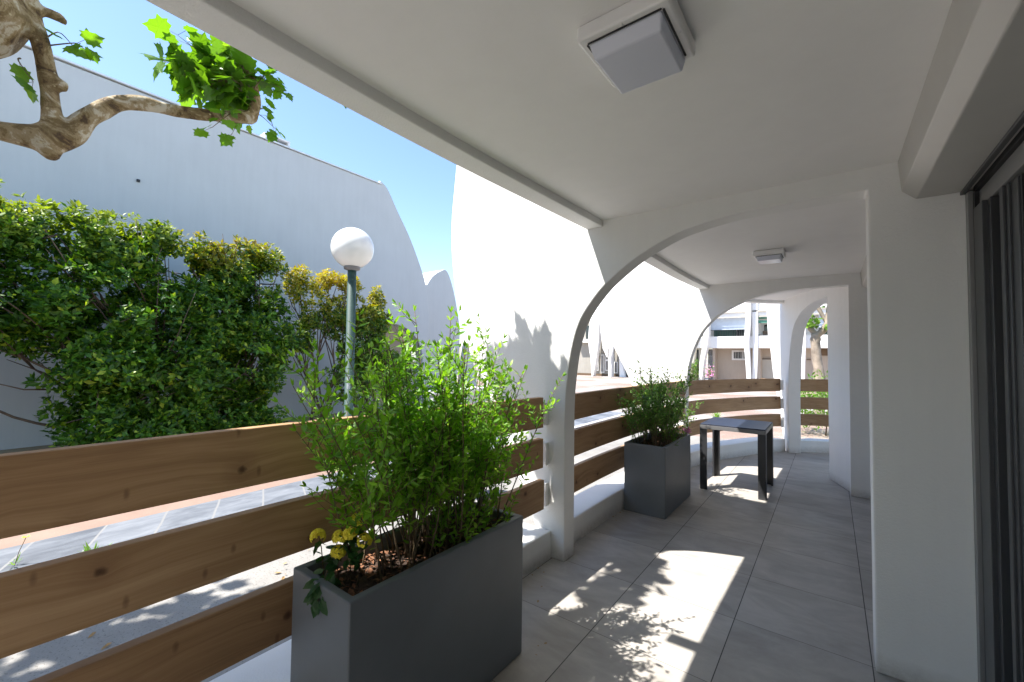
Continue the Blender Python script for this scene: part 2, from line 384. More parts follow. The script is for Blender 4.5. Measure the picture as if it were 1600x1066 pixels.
def extr_y(poly, y0, y1, mat=0, mb=None):
    mb = mb or MB(); mb.hull([(x, y0, z) for x, z in poly], [(x, y1, z) for x, z in poly], mat); return mb
def extr_x(poly, x0, x1, mat=0, mb=None):
    mb = mb or MB(); mb.hull([(x0, y, z) for y, z in poly], [(x1, y, z) for y, z in poly], mat); return mb
def extr_z(poly, z0, z1, mat=0, mb=None):
    mb = mb or MB(); mb.hull([(x, y, z0) for x, y in poly], [(x, y, z1) for x, y in poly], mat); return mb
def smooth_curve(pts, n=6):
    P = [Vector((*p, 0)) if len(p) == 2 else Vector(p) for p in pts]; out = []
    for i in range(len(P)-1):
        a, b, c, d = P[max(i-1, 0)], P[i], P[i+1], P[min(i+2, len(P)-1)]
        for j in range(n):
            t = j/n
            out.append(.5*((2*b)+(c-a)*t+(2*a-5*b+4*c-d)*t*t+(3*b-a-3*c+d)*t**3))
    out.append(P[-1])
    if len(pts[0]) == 2: return [(q.x, q.y) for q in out]
    return out

# ------------------------------------------------------------------ the terrace building
house = empty('apartment_building', (0, 2.7, 0), 'white two storey terrace building with round arches across a tiled covered walkway', 'building')
ARCH = smooth_curve([(-1.565, 0), (-1.566, .7), (-1.565, 1.1), (-1.55, 1.32), (-1.515, 1.55), (-1.443, 1.765), (-1.30, 1.955), (-1.16, 2.075), (-1.0, 2.18), (-.79, 2.275), (-.63, 2.315), (-.48, 2.338), (-.33, 2.347), (-.1, 2.35), (.155, 2.35)], 5)
ARCH2 = smooth_curve([(-1.565, 0), (-1.569, .7), (-1.56, 1.153), (-1.509, 1.49), (-1.387, 1.80), (-1.24, 1.99), (-1.068, 2.12), (-.795, 2.25), (-.538, 2.31), (-.294, 2.328), (.162, 2.33)], 6)
FIN = smooth_curve([(-1.76, 0), (-1.82, .2), (-2.0, .55), (-2.17, .86), (-2.32, 1.21), (-2.46, 1.48), (-2.64, 1.84), (-2.75, 2.25), (-2.785, 2.7), (-2.735, 3.24), (-2.70, 3.8), (-2.72, 4.4), (-2.78, 4.95)], 6)
def arch_wall(y0, y1, dx=0, arch=ARCH):
    poly = [(.155, 0)] + [(x, z) for x, z in reversed(arch)] + [(x+dx*min(z, 1), z) for x, z in FIN] + [(3.0, 4.95), (3.0, 0)]
    return extr_y(poly, y0, y1)
arch_wall(2.72, 2.87).build('arch_wall', M['white'], house, bevel=.008)
arch_wall(5.98, 6.11, -.06, ARCH2).build('arch_wall', M['white'], house, bevel=.008)
arch_wall(-.62, -.49).build('arch_wall', M['white'], house, bevel=.008)
# third cross wall, turned with the curve of the facade
A3 = Vector((-.60, 8.19, 0)); D3 = Vector((.3492, -.937, 0)); N3 = Vector((.937, .3492, 0))
def p3(s, z, t=0): q = A3+D3*s+N3*t; return (q.x, q.y, z)
arch3 = smooth_curve([(.14, 0), (.14, .6), (.15, 1.1), (.21, 1.5), (.36, 1.93), (.6, 2.13), (.85, 2.22), (1.25, 2.285), (1.62, 2.30)], 6)
fin3 = smooth_curve([(0, 0), (-.15, .25), (-.42, .8), (-.62, 1.17), (-.8, 1.68), (-.93, 1.93), (-1.0, 2.5), (-1.0, 3.2), (-1.0, 4.95)], 5)
poly3 = [(1.62, 0)] + list(reversed(arch3)) + fin3 + [(2.33, 4.95), (2.33, 0)]
w3 = MB(); w3.hull([p3(a, z) for a, z in poly3], [p3(a, z, .17) for a, z in poly3]); w3.build('arch_wall', M['white'], house, bevel=.008)

# ceiling slabs with the outer beam
def slab(name, inner, outer, z0, z1, mat):
    m = MB(); poly = inner+list(reversed(outer)); extr_z(poly, z0, z1, 0, m); return m.build(name, mat, house, bevel=.006)
E1 = [(-1.40, -.49), (-1.425, .6), (-1.43, 1.4), (-1.41, 2.2), (-1.395, 2.72)]
E1 = smooth_curve(E1, 4)
E2 = smooth_curve([(-1.40, 2.8705), (-1.415, 3.8), (-1.43, 4.8), (-1.42, 5.4), (-1.40, 5.98)], 4)
E3 = smooth_curve([(-1.39, 6.11), (-1.37, 6.8), (-1.25, 7.5), (-1.0, 8.0), (-.6, 8.35), (-.2, 8.6), (.6, 8.85), (3, 9.0)], 4)
def off(path, d):
    out = []
    for i, (x, y) in enumerate(path):
        a = path[max(i-1, 0)]; b = path[min(i+1, len(path)-1)]
        t = Vector((b[0]-a[0], b[1]-a[1])).normalized(); out.append((x+t.y*d, y-t.x*d))
    out[0] = (out[0][0], path[0][1]); out[-1] = (out[-1][0], path[-1][1]); return out
for E in (E1, E2, E3):
    inner = off(E, .125)
    m = MB(); extr_z(E+list(reversed(inner)), 2.415, 3.3, 0, m); m.build('eave_beam', M['white'], house, bevel=.006)
    m = MB()
    if E is E3: extr_z([(x, y) for x, y in inner]+[(3, 6.11)], 2.46, 2.75, 0, m)
    else: extr_z([(x, y) for x, y in inner]+[(1.2, E[-1][1]), (1.2, E[0][1])], 2.46, 2.75, 0, m)
    m.build('ceiling', M['ceil'], house)
m = MB(); m.box(-1.38, 1.2, -4.0, -.62, 2.46, 2.75); m.build('ceiling', M['ceil'], house)
m = MB(); m.box(-.75, -.6, -3.8, 8.0, 2.75, 4.93); m.build('upper_wall', M['white'], house)
m = MB(); m.box(-1.2, 3.0, -4.0, 8.2, 4.953, 5.1)
m.build('roof', M['white'], house)
# inner wall above the doors, rooms behind
m = MB(); m.box(.62, .8, -3.9, -.62, 0, 2.46); m.box(.58, .75, 2.871, 3.2, 0, 2.46); m.box(.58, .75, 5.6, 5.98, 0, 2.46)
m.box(.60, .75, -.49, 2.72, 2.32, 2.46); m.box(.60, .75, 3.2, 5.6, 2.3, 2.46); m.box(-1.7, .8, -4.05, -3.9, 0, 2.46)
m.build('wall', M['white'], house)
m = MB(); m.box(.8, 3.0, -.49, -.45, -.0, 2.46); m.box(2.9, 3.0, -.45, 2.7, 0, 2.46); m.box(.8, 2.9, 2.68, 2.72, 0, 2.46)
m.build('room_wall', M['cream'], house)
# shutter boxes
def shutter_box(y0, y1):
    poly = [(.268, 2.46), (.280, 2.31), (.330, 2.262), (.475, 2.262), (.48, 2.2621), (.60, 2.2621), (.60, 2.46)]
    b = extr_y(poly, y0, y1).build('shutter_box', M['box'], house, bevel=.004)
    m = MB(); m.box(.474, .492, y0, y1, 2.247, 2.2615); m.build('edge_strip', M['alu_mid'], b, bevel=.002)
    return b
shutter_box(-.488, 2.7185); shutter_box(2.872, 5.978)
# sliding door of grey aluminium, bay nearest the camera
def sliding_door(y0, y1):
    m = MB()
    m.box(.49, .60, y1-.045, y1-.002, .0, 2.245)            # jamb
    d = m.build('sliding_door', M['alu_light'], house, bevel=.002)
    def sub(nm, mt, boxes, bv=.002):
        q = MB()
        for b in boxes: q.box(*b)
        return q.build(nm, mt, d, bevel=bv)
    sub('lintel_profile', M['alu_light'], [(.520, .60, y0, y1-.05, 2.16, 2.235)])
    sub('track_groove', M['rubber'], [(.507, .60, y0, y1-.05, 2.2355, 2.262)], 0)
    sub('seal', M['rubber'], [(.505, .6, y1-.075, y1-.047, 0, 2.235)], 0)
    sub('guide_profile', M['alu_mid'], [(.50, .60, y1-.205, y1-.078, 0, 2.158), (.515, .6, y1-.245, y1-.207, 0, 2.158)])
    sub('recess', M['alu_dark'], [(.56, .6, y1-.33, y1-.247, 0, 2.158)])
    sub('stile', M['alu_mid'], [(.52, .6, y1-.37, y1-.332, 0, 2.158), (.528, .6, y1-.40, y1-.373, 0, 2.158), (.535, .6, y1-.47, y1-.402, 0, 2.158)])
    sub('seal', M['rubber'], [(.54, .6, y1-.49, y1-.472, 0, 2.158)], 0)
    sub('stile', M['alu_dark'], [(.553, .6, y1-.56, y1-.492, 0, 2.09), (.553, .6, y0, y1-.492, 2.092, 2.158), (.553, .6, y0, y1-.562, 0, .09), (.55, .6, y0, y0+.08, .092, 2.09), (.55, .6, (y0+y1)/2-.1, (y0+y1)/2, .092, 2.09)])
    g = MB(); g.box(.572, .578, y0+.08, y1-.562, .092, 2.09); g.build('glass', M['glass'], d)
    sub('threshold', M['alu_dark'], [(.485, .6, y0, y1-.05, -.001, .03)])
sliding_door(-.488, 2.7185)
def far_door(y0, y1):
    m = MB(); m.box(.5, .58, y0, y0+.06, 0, 2.245); m.box(.5, .58, y1-.06, y1, 0, 2.245); m.box(.5, .58, y0+.06, y1-.06, 2.17, 2.245)
    d = m.build('sliding_door', M['alu_mid'], house, bevel=.002)
    q = MB(); q.box(.53, .56, y0+.06, y1-.06, 0, 2.168); q.build('glass', M['darkglass'], d)
far_door(3.2, 5.6)
# floor kerb that the railings stand on
def kerb(path, w=.27, zt=.20):
    m = MB(); o2 = off(path, -w); extr_z(list(path)+list(reversed(o2)), -.16, zt, 0, m)
    return m.build('kerb_wall', M['white'], house, bevel=.012, seg=3)
kerb(smooth_curve([(-1.70, -.49), (-1.71, .8), (-1.70, 1.8), (-1.675, 2.72)], 3))
K2 = smooth_curve([(-1.655, 2.8705), (-1.66, 3.6), (-1.635, 4.4), (-1.58, 5.2), (-1.52, 5.98)], 3)
kerb(K2)
K3 = smooth_curve([(-1.54, 6.11), (-1.42, 6.6), (-1.2, 7.1), (-.9, 7.72), (-.6, 8.16)], 3)
kerb(K3)
K4 = [(-.43, 8.27), (-.2, 8.4), (.2, 8.55), (.8, 8.7)]
kerb(K4, zt=.18)
q = MB(); q.tube([(-1.44, .955, 3.12), (-1.60, .955, 3.10), (-1.80, .96, 3.06)], .042, 14); q.build('shadow_stub', M['white'], house)  # unseen stub added above the eave to cast a rounded shadow on the floor

m = MB(); m.add([(-1.72, -4, 0), (1.0, -4, 0), (1.0, 9.2, 0), (-.2, 9.2, 0), (-.6, 8.4, 0), (-1.1, 7.6, 0), (-1.6, 6.2, 0), (-1.72, 4, 0)], [(0, 1, 2, 3, 4, 5, 6, 7)])
extr = MB(); extr_z([(-1.72, -4), (1.6, -4), (1.6, 9.0), (.6, 8.75), (-.2, 8.45), (-.62, 8.22), (-.95, 7.75), (-1.25, 7.15), (-1.46, 6.6), (-1.57, 6.11), (-1.60, 5.2), (-1.70, 4)], -.2, 0, 0, extr)
struct('terrace_floor', extr, M['tile'])
m = MB(); m.box(1.61, 4, -4, 9, -.2, -.003); struct('room_floor', m, M['cream'])

# ------------------------------------------------------------------ railings
def board(path, t0, h, thick, mi, parent, drop=0, endz=None):
    """board along a plan path; outer side away from terrace"""
    m = MB(); o2 = off(path, -thick); n = len(path)
    vs = []; 
    for i in range(n):
        f = i/(n-1); zt = t0 + (endz-t0)*f if endz is not None else t0
        for p in (path[i], o2[i]):
            vs.append((p[0], p[1], zt-h)); vs.append((p[0], p[1], zt))
    fs = []
    for i in range(n-1):
        a = 4*i; b = a+4
        fs += [(a, b, b+1, a+1), (a+2, a+3, b+3, b+2), (a+1, b+1, b+3, a+3), (a, a+2, b+2, b)]
    fs += [(0, 1, 3, 2), (4*n-4, 4*n-2, 4*n-1, 4*n-3)]
    m.add(vs, fs, 0, False)
    return m.build('board', M['wood'][mi], parent, bevel=.004)
def batten(x, y, z0, z1, parent):
    m = MB(); m.box(x-.03, x+.012, y, y+.035, z0, z1); m.build('bracket', M['white'], parent, bevel=.003)
r1 = empty('wooden_railing', (-1.75, 1.1, .2), 'long wooden railing of wide pine boards in the foreground behind the large planter', 'railing')
board([(-1.80, -.45), (-1.79, .8), (-1.755, 1.8), (-1.715, 2.66)], 1.215, .225, .045, 0, r1, endz=1.19)
board([(-1.765, -.45), (-1.76, .8), (-1.735, 1.8), (-1.70, 2.64)], .895, .215, .045, 1, r1, endz=.89)
board([(-1.725, -.45), (-1.725, .8), (-1.71, 1.8), (-1.69, 2.64)], .59, .215, .045, 2, r1)
for zt in (1.15, .85, .55): batten(-1.715, 2.683, zt-.17, zt, r1)
r2 = empty('wooden_railing', (-1.72, 4.4, .2), 'wooden railing with three brown boards behind the square planter under the arches', 'railing')
P2 = lambda d: [(x-d, y) for x, y in smooth_curve([(-1.70, 2.88), (-1.71, 3.6), (-1.69, 4.4), (-1.64, 5.2), (-1.585, 5.97)], 3)]
for k, (zt, h) in enumerate(((1.185, .215), (.885, .215), (.585, .215))): board(P2(.0), zt, h, .04, (2, 1, 0)[k], r2)
for zt in (1.15, .85, .55): batten(-1.76, 2.872, zt-.17, zt, r2)
r3 = empty('wooden_railing', (-1.1, 7.2, .2), 'wooden railing with three brown boards behind the small dark table', 'railing')
P3 = smooth_curve([(-1.60, 6.12), (-1.49, 6.6), (-1.27, 7.1), (-.97, 7.72), (-.66, 8.14)], 3)
for k, (zt, h) in enumerate(((1.175, .205), (.885, .205), (.60, .2))): board(P3, zt, h, .04, (1, 3, 0)[k], r3)
for zt in (1.15, .85, .55):
    m = MB(); m.box(-.66, -.62, 8.12, 8.155, zt-.16, zt); m.build('bracket', M['white'], r3)
r4 = empty('wooden_railing', (0, 8.5, .2), 'short wooden railing with three brown boards seen through the last arch before the green hedge', 'railing')
P4 = [(-.44, 8.36), (-.2, 8.48), (.2, 8.62), (.8, 8.77)]
for k, (zt, h) in enumerate(((1.17, .2), (.875, .195), (.60, .185))): board(P4, zt, h, .04, (2, 1, 2)[k], r4)

# ------------------------------------------------------------------ ceiling lights
def ceiling_light(x, y, w, d, label):
    t = empty('ceiling_light', (x, y, 2.46), label, 'ceiling light', 'square ceiling lights')
    m = MB(); m.box(x-w/2, x+w/2, y-d/2, y+d/2, 2.412, 2.4585); b = m.build('housing', M['lampwhite'], t, bevel=.008, seg=3)
    m = MB(); iw, idp = w*.40, d*.40
    m.hull([(x-iw, y-idp, 2.411), (x+iw, y-idp, 2.411), (x+iw, y+idp+.02, 2.411), (x-iw, y+idp+.02, 2.411)],
           [(x-iw*.92, y-idp*.8, 2.372), (x+iw*.92, y-idp*.8, 2.372), (x+iw*.92, y+idp+.012, 2.372), (x-iw*.92, y+idp+.012, 2.372)])
    m.build('diffuser', M['diffuser'], t, bevel=.006, seg=3)
    for sx, sy in ((-.455, 0), (.455, 0), (0, -.455)):
        m = MB(); m.lathe((x+sx*w, y+sy*d, 2.4115), [(0, -.003), (.004, -.002), (.005, .001)], 10)
        m.build('screw', M['lampwhite'], t)
    g = MB(); g.box(x-iw-.006, x-iw-.001, y-idp, y+idp, 2.409, 2.4115); g.box(x-iw, x+iw, y-idp-.006, y-idp-.001, 2.409, 2.4115); g.box(x+iw+.001, x+iw+.006, y-idp, y+idp, 2.409, 2.4115); g.build('seal', M['rubber'], t)
    return t
ceiling_light(-.448, 1.19, .265, .265, 'large square white ceiling light nearest the camera')
ceiling_light(-.43, 4.39, .235, .235, 'smaller looking square white ceiling light beyond the first arch')

# ------------------------------------------------------------------ planters
def planter(x0, x1, y0, y1, h, label, taper=.0):
    t = empty('planter', ((x0+x1)/2, (y0+y1)/2, 0), label, 'planter', 'tall grey rectangular planters')
    m = MB(); w = .035
    o0 = [(x0, y0), (x1, y0), (x1, y1), (x0, y1)]
    i0 = [(x0+w, y0+w), (x1-w, y0+w), (x1-w, y1-w), (x0+w, y1-w)]
    vs = [(x, y, 0.002) for x, y in o0]+[(x, y, h) for x, y in o0]+[(x, y, h) for x, y in i0]+[(x, y, h-.13) for x, y in i0]
    fs = [(3, 2, 1, 0)]
    for i in range(4):
        j = (i+1) % 4
        fs += [(i, j, j+4, i+4), (i+4, j+4, j+8, i+8), (i+8, j+8, j+12, i+12)]
    fs += [(12, 13, 14, 15)]
    m.add(vs, fs); m.build('box', M['planter'], t, bevel=.007, seg=3)
    s = MB(); nx, ny = 9, 26
    vs = []
    for i in range(nx+1):
        for j in range(ny+1):
            x = x0+w+(x1-x0-2*w)*i/nx; y = y0+w+(y1-y0-2*w)*j/ny
            vs.append((x, y, h-.065+.03*noise.noise(Vector((x*14, y*14, 0)))))
    s.add(vs, [(i*(ny+1)+j, (i+1)*(ny+1)+j, (i+1)*(ny+1)+j+1, i*(ny+1)+j+1) for i in range(nx) for j in range(ny)], 0, True)
    for k in range(420):
        x = R.uniform(x0+w+.01, x1-w-.01); y = R.uniform(y0+w+.01, y1-w-.01); z = h-.052+.03*noise.noise(Vector((x*14, y*14, 0)))
        a = R.uniform(0, PI); L = R.uniform(.008, .022); W = L*R.uniform(.25, .6); tl = R.uniform(-.5, .5)
        c, sn = math.cos(a), math.sin(a)
        s.add([(x-c*L, y-sn*L, z-tl*L), (x+sn*W, y-c*W, z+.004), (x+c*L, y+sn*L, z+tl*L), (x-sn*W, y+c*W, z+.002)], [(0, 1, 2, 3)], 1)
    so = s.build('soil', [M['soil'], M['bark_chip']], t, label='dark soil strewn with red brown bark chips')
    return t
planter(-1.642, -1.26, .80, 1.775, .685, 'long grey planter in the foreground holding the tall leafy shrub and yellow flowers')
planter(-1.635, -1.235, 4.0, 4.88, .66, 'grey planter farther back against the railing beyond the first arch')

# ------------------------------------------------------------------ leaves
def leaf(mb, p, d, n, L, W, mat=0, fold=.25, curl=.15):
    d = d.normalized(); s = d.cross(n)
    if s.length < 1e-4: s = d.orthogonal()
    s.normalize(); u = s.cross(d)
    def q(a, b, c): return p+d*(L*a)+s*(W*b)+u*(W*c)
    vs = [q(0, 0, 0), q(.35, 0, -fold*.5), q(.7, 0, -fold*.5-curl*.5), q(1, 0, -curl*2), q(.3, .5, 0), q(.68, .42, -curl), q(.3, -.5, 0), q(.68, -.42, -curl)]
    mb.add(vs, [(0, 4, 1), (4, 5, 2, 1), (5, 3, 2), (0, 1, 6), (1, 2, 7, 6), (2, 3, 7)], mat, False)
def leaf_s(mb, p, d, n, L, W, mat=0):
    d = d.normalized(); s = d.cross(n)
    if s.length < 1e-4: s = d.orthogonal()
    s.normalize(); u = s.cross(d)
    mb.add([p, p+d*(L*.5)+s*(W*.5)+u*(W*.12), p+d*L, p+d*(L*.5)-s*(W*.5)+u*(W*.12)], [(0, 1, 2), (0, 2, 3)], mat, False)
def rv(r=R): 
    while True:
        v = Vector((r.uniform(-1, 1), r.uniform(-1, 1), r.uniform(-1, 1)))
        if .01 < v.length < 1: return v.normalized()

# tall shrub in the near planter: many thin upright stems with paired narrow leaves
def stem_shrub(name, label, x0, x1, y0, y1, zs, hfun, nst, seed, leafm, lsz, cat='shrub', splay=.25, tw=5, twl=(.08, .24), spacing=.02, low=0):
    r = random.Random(seed)
    t = empty(name, ((x0+x1)/2, (y0+y1)/2, zs), label, cat)
    st = MB(); lf = MB()
    cx, cy = (x0+x1)/2, (y0+y1)/2
    def leaves_on(pts, dens, L0, start=.0):
        tot = 0
        for i in range(len(pts)-1):
            a, b = pts[i], pts[i+1]; seg = (b-a); l = seg.length; t_ = seg.normalized() if l > 1e-6 else Vector((0, 0, 1))
            k = max(1, int(l/dens))
            for j in range(k):
                tot += 1
                f = (i+j/k)/(len(pts)-1)
                if f < start: continue
                p = a+seg*(j/k); side = t_.cross(Vector((0, 0, 1)))
                if side.length < .05: side = Vector((1, 0, 0))
                side.normalize(); side.rotate(Matrix.Rotation(r.uniform(0, PI), 3, t_))
                for sg in (-1, 1):
                    if r.random() < .12: continue
                    d = side*sg*.9+t_*r.uniform(.5, 1.1)+rv(r)*.25
                    L = L0*r.uniform(.65, 1.2)*(1-.35*f if f > .8 else 1)
                    leaf(lf, p, d, Vector((0, 0, 1))+rv(r)*.6, L, L*r.uniform(.3, .42))
        # tip
        d = (pts[-1]-pts[-2]).normalized()
        for _ in range(3): leaf(lf, pts[-1], d+rv(r)*.5, rv(r), L0*.7, L0*.2)
    for s in range(nst):
        bx, by = r.uniform(x0, x1), r.uniform(y0, y1)
        H = hfun(by, r); lean = Vector(((bx-cx)*1.2+r.uniform(-1, 1)*splay*.5, (by-cy)*.6+r.uniform(-1, 1)*splay, 0))
        if lean.y < 0: lean.y *= .85
        elif cy < 3: lean.y *= .75
        pts = []; n = 8; wv = rv(r)*.03
        for i in range(n+1):
            f = i/n
            pts.append(Vector((bx, by, zs-.03))+Vector((lean.x*f**1.3, lean.y*f**1.3, H*f))+wv*math.sin(f*5))
        st.tube(pts, [.0032*(1-.75*i/n)+.0007 for i in range(n+1)], 5)
        leaves_on(pts, spacing*1.4, lsz, .4+r.uniform(-.15, .1))
        for k in range(tw):
            f = r.uniform(.3, .95); i = int(f*n); p = pts[i].lerp(pts[min(i+1, n)], f*n-i)
            d = rv(r); d.z = abs(d.z)*.7+.45; d.normalize(); l = r.uniform(*twl)*(1.15-.45*f)
            tp = [p+d*(l*j/4)+Vector((0, 0, .03*l*j)) + rv(r)*.004 for j in range(5)]
            st.tube(tp, [.0016*(1-.6*j/4) for j in range(5)], 4)
            leaves_on(tp, spacing, lsz*.95, .05 if f > .35 else .3)
    for s in range(low):                                            # short side shoots that reach over the rim
        bx, by = r.uniform(x0-.04, x1+.06), r.uniform(y0+.25*(y1-y0), y1)
        o = Vector((bx, by, zs)); e = o+Vector((r.uniform(-.14, .12), r.uniform(-.08, .2), r.uniform(.14, .38)))
        tp = smooth_curve([tuple(o), tuple(o.lerp(e, .5)+rv(r)*.03), tuple(e)], 3); tp = [Vector(q) for q in tp]
        st.tube(tp, [.002*(1-.6*j/6) for j in range(7)], 4); leaves_on(tp, spacing, lsz*.9, .2)
    st.build('stem', M['stem_green'], t); lf.build('foliage', leafm, t)
    return t
def H1(y, r):
    base = np.interp(y, [.8, .95, 1.1, 1.3, 1.5, 1.62, 1.8], [.50, .66, .84, .98, 1.0, .86, .62])
    return base*r.uniform(.55, 1.02) if r.random() < .7 else base*r.uniform(.85, 1.08)
stem_shrub('leafy_shrub', 'tall bright green shrub with narrow leaves on thin upright stems growing in the near planter', -1.56, -1.34, 1.0, 1.73, .63, H1, 78, 3, M['shrub_leaf'], .046, splay=.34, tw=9, twl=(.1, .25), low=70)
def H2(y, r):
    base = np.interp(y, [4.05, 4.3, 4.6, 4.85], [.72, .84, .74, .50]); return base*r.uniform(.35, 1.02)
stem_shrub('small_shrub', 'small airy green shrub with tiny leaves growing in the far grey planter', -1.56, -1.31, 4.1, 4.78, .60, H2, 44, 11, M['shrub2_leaf'], .044, splay=.34, low=40, tw=14, twl=(.08, .22), spacing=.022)
# pink flower at the edge of far planter
t = empty('pink_flower', (-1.28, 4.80, .62), 'tiny pink flower at the right corner of the far grey planter', 'flower')
m = MB(); m.tube([(-1.29, 4.78, .60), (-1.28, 4.80, .66), (-1.262, 4.83, .695)], .002, 5); m.build('stem', M['stem_green'], t)
m = MB()
for k in range(40): leaf_s(m, Vector((-1.25, 4.82, .70))+rv()*.02, rv(), rv(), .035, .022)
m.build('petals', M['pink'], t)

# lantana
t = empty('lantana_plant', (-1.58, .92, .63), 'low yellow flowered plant with dark leaves at the corner of the foreground planter', 'flowering plant')
m = MB(); lf = MB(); heads = [(-1.55, .845, .81), (-1.50, .905, .80), (-1.50, .90, .745), (-1.47, .96, .855), (-1.47, .93, .815), (-1.42, .96, .79)]
for i, h in enumerate(heads):
    b = Vector((-1.54+.02*i, .87+.015*i, .62)); hv = Vector(h)
    pts = [b.lerp(hv, f)+Vector((0, 0, .05*math.sin(f*PI))) for f in (0, .25, .5, .75, 1)]
    m.tube(pts, .002, 5)
    for k in range(9):
        p = pts[1].lerp(pts[-2], R.random()); d = rv()*.8+Vector((0, -.2, -.2)); L = R.uniform(.035, .06)
        leaf(lf, p, d, Vector((0, 0, 1))+rv()*.5, L, L*.55)
for k in range(34):                                                 # the spill over the near left corner
    f = R.random(); p = Vector((-1.47, .845, .70)).lerp(Vector((-1.44, .79, .63)), f)+rv()*.028
    L = R.uniform(.035, .062); leaf(lf, p, Vector((0, -.3, -.7))+rv()*.7, Vector((.5, -1, .3))+rv()*.5, L, L*.5)
m.tube([(-1.52, .9, .62), (-1.47, .84, .71), (-1.445, .79, .62)], .002, 5)
m.build('stem', M['stem_green'], t); lf.build('foliage', M['lantana_leaf'], t)
for h in heads:
    q = MB(); hv = Vector(h)
    for k in range(44):
        d = rv(); d.z = abs(d.z)*1.2-.35; d.normalize(); c = hv+d*.024
        for a in range(4):
            e = d.orthogonal(); e.rotate(Matrix.Rotation(a*PI/2+k, 3, d)); leaf_s(q, c, e+d*.35, d, .012, .011)
    q.build('flower', M['yellow'], t)

# ------------------------------------------------------------------ side table
t = empty('side_table', (-.89, 5.58, 0), 'small dark grey metal table with a glossy top standing by the far railing', 'table')
X0, X1, Y0, Y1, ZT = -1.215, -.56, 5.20, 5.92, .742
for (x, y, sx, sy) in ((X0, Y0, 1, 1), (X1, Y0, -1, 1), (X1, Y1, -1, -1), (X0, Y1, 1, -1)):
    m = MB(); m.hull([(x, y, 0), (x+sx*.075, y, 0), (x+sx*.075, y+sy*.02, 0), (x+sx*.02, y+sy*.02, 0), (x+sx*.02, y+sy*.075, 0), (x, y+sy*.075, 0)],
                     [(x, y, ZT-.055), (x+sx*.075, y, ZT-.055), (x+sx*.075, y+sy*.02, ZT-.055), (x+sx*.02, y+sy*.02, ZT-.055), (x+sx*.02, y+sy*.075, ZT-.055), (x, y+sy*.075, ZT-.055)])
    m.build('leg', M['table'], t, bevel=.002)
m = MB(); m.box(X0, X1, Y0, Y0+.02, ZT-.0545, ZT-.012); m.box(X0, X1, Y1-.02, Y1, ZT-.0545, ZT-.012); m.box(X0, X0+.02, Y0+.0205, Y1-.0205, ZT-.0545, ZT-.012); m.box(X1-.02, X1, Y0+.0205, Y1-.0205, ZT-.0545, ZT-.012)
m.build('frame', M['rim'], t, bevel=.002)
m = MB(); m.box(X0+.004, X1-.004, Y0+.004, Y1-.004, ZT-.0115, ZT); m.build('tabletop', M['tabletop'], t, bevel=.002)

# ------------------------------------------------------------------ ground outside
def sheet(name, x0, x1, y0, y1, z, mat):
    m = MB(); m.add([(x0, y0, z), (x1, y0, z), (x1, y1, z), (x0, y1, z)], [(0, 1, 2, 3)]); return struct(name, m, mat)
sheet('ground', -400, 400, -400, 400, -.162, M['plaza'])
sheet('pavement', -4.72, -1.5, -12, 9.5, -.158, M['conc'])
m = MB(); m.box(-4.83, -4.70, -12, 12, -.2, -.146); struct('pavement_edging', m, M['kerb'])
sheet('slate_path', -5.5, -4.83, -12, 12, -.154, M['slate'])
sheet('pink_path', -8.2, -5.5, -12, 12, -.156, M['pinkpath'])
sheet('planting_bed', -10.9, -8.2, -12, 9.7, -.152, M['dirt'])

# ------------------------------------------------------------------ globe lamp
t = empty('street_lamp', (-4.2, 2.6, -.155), 'white globe lamp on a dark green pole beside the paving', 'street lamp')
m = MB(); m.lathe((-4.2, 2.6, 0), [(.075, -.155), (.075, -.13), (.048, -.12), (.046, 2.42), (.040, 2.425)], 20); pl_ = m.build('pole', M['pole'], t)
m = MB(); m.lathe((-4.2, 2.6, 0), [(.03, 2.41), (.085, 2.43), (.09, 2.455), (.06, 2.475)], 24); m.build('collar', M['rim'], t)
m = MB(); m.lathe((-4.2, 2.6, 2.665), [(.225*math.sin(a*PI/28), -.225*math.cos(a*PI/28)) for a in range(29)], 48); m.build('globe', M['globe'], t)
m = MB()
for k in range(6):
    a0 = -2.3+k*.12
    c = [(-4.2+.0475*math.cos(a), 2.6+.0475*math.sin(a)) for a in (a0+1.2, a0+1.32)]
    m.add([(c[0][0], c[0][1], 1.12), (c[1][0], c[1][1], 1.12), (c[1][0], c[1][1], 1.27), (c[0][0], c[0][1], 1.27)], [(0, 1, 2, 3)])
m.build('sticker', M['sticker'], pl_)

# ------------------------------------------------------------------ long white building across the path
nb = empty('neighbouring_building', (-11, 3, -.15), 'long windowless white building wall in shade with a curved end behind the shrubs', 'building')
wp = [(-14, -.2), (-14, 6.62), (7.6, 6.68)] + smooth_curve([(7.62, 6.80), (7.9, 6.62), (8.28, 6.05), (8.78, 5.33), (9.2, 4.57), (9.47, 3.95), (9.62, 3.3), (9.68, 2.6), (9.66, 2.2), (9.62, 1.6), (9.6, -.2)], 5) + \
     [(9.42, -.2), (9.42, 1.3)] + [(8.2+1.22*math.cos(a*PI/20), 1.3+1.15*math.sin(a*PI/20)) for a in range(1, 20)] + [(6.98, 1.3), (6.98, -.2)]
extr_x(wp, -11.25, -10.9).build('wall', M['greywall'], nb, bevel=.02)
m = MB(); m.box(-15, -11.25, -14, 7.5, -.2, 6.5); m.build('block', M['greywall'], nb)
m = MB(); m.box(-11.8, -11.7, 6.9, 9.6, -.2, 2.6); m.build('archway_wall', M['beige'], nb)
m = MB(); m.box(-11.3, -10.87, -14, 7.66, 6.685, 6.715); m.build('coping', M['metal_trim'], nb)
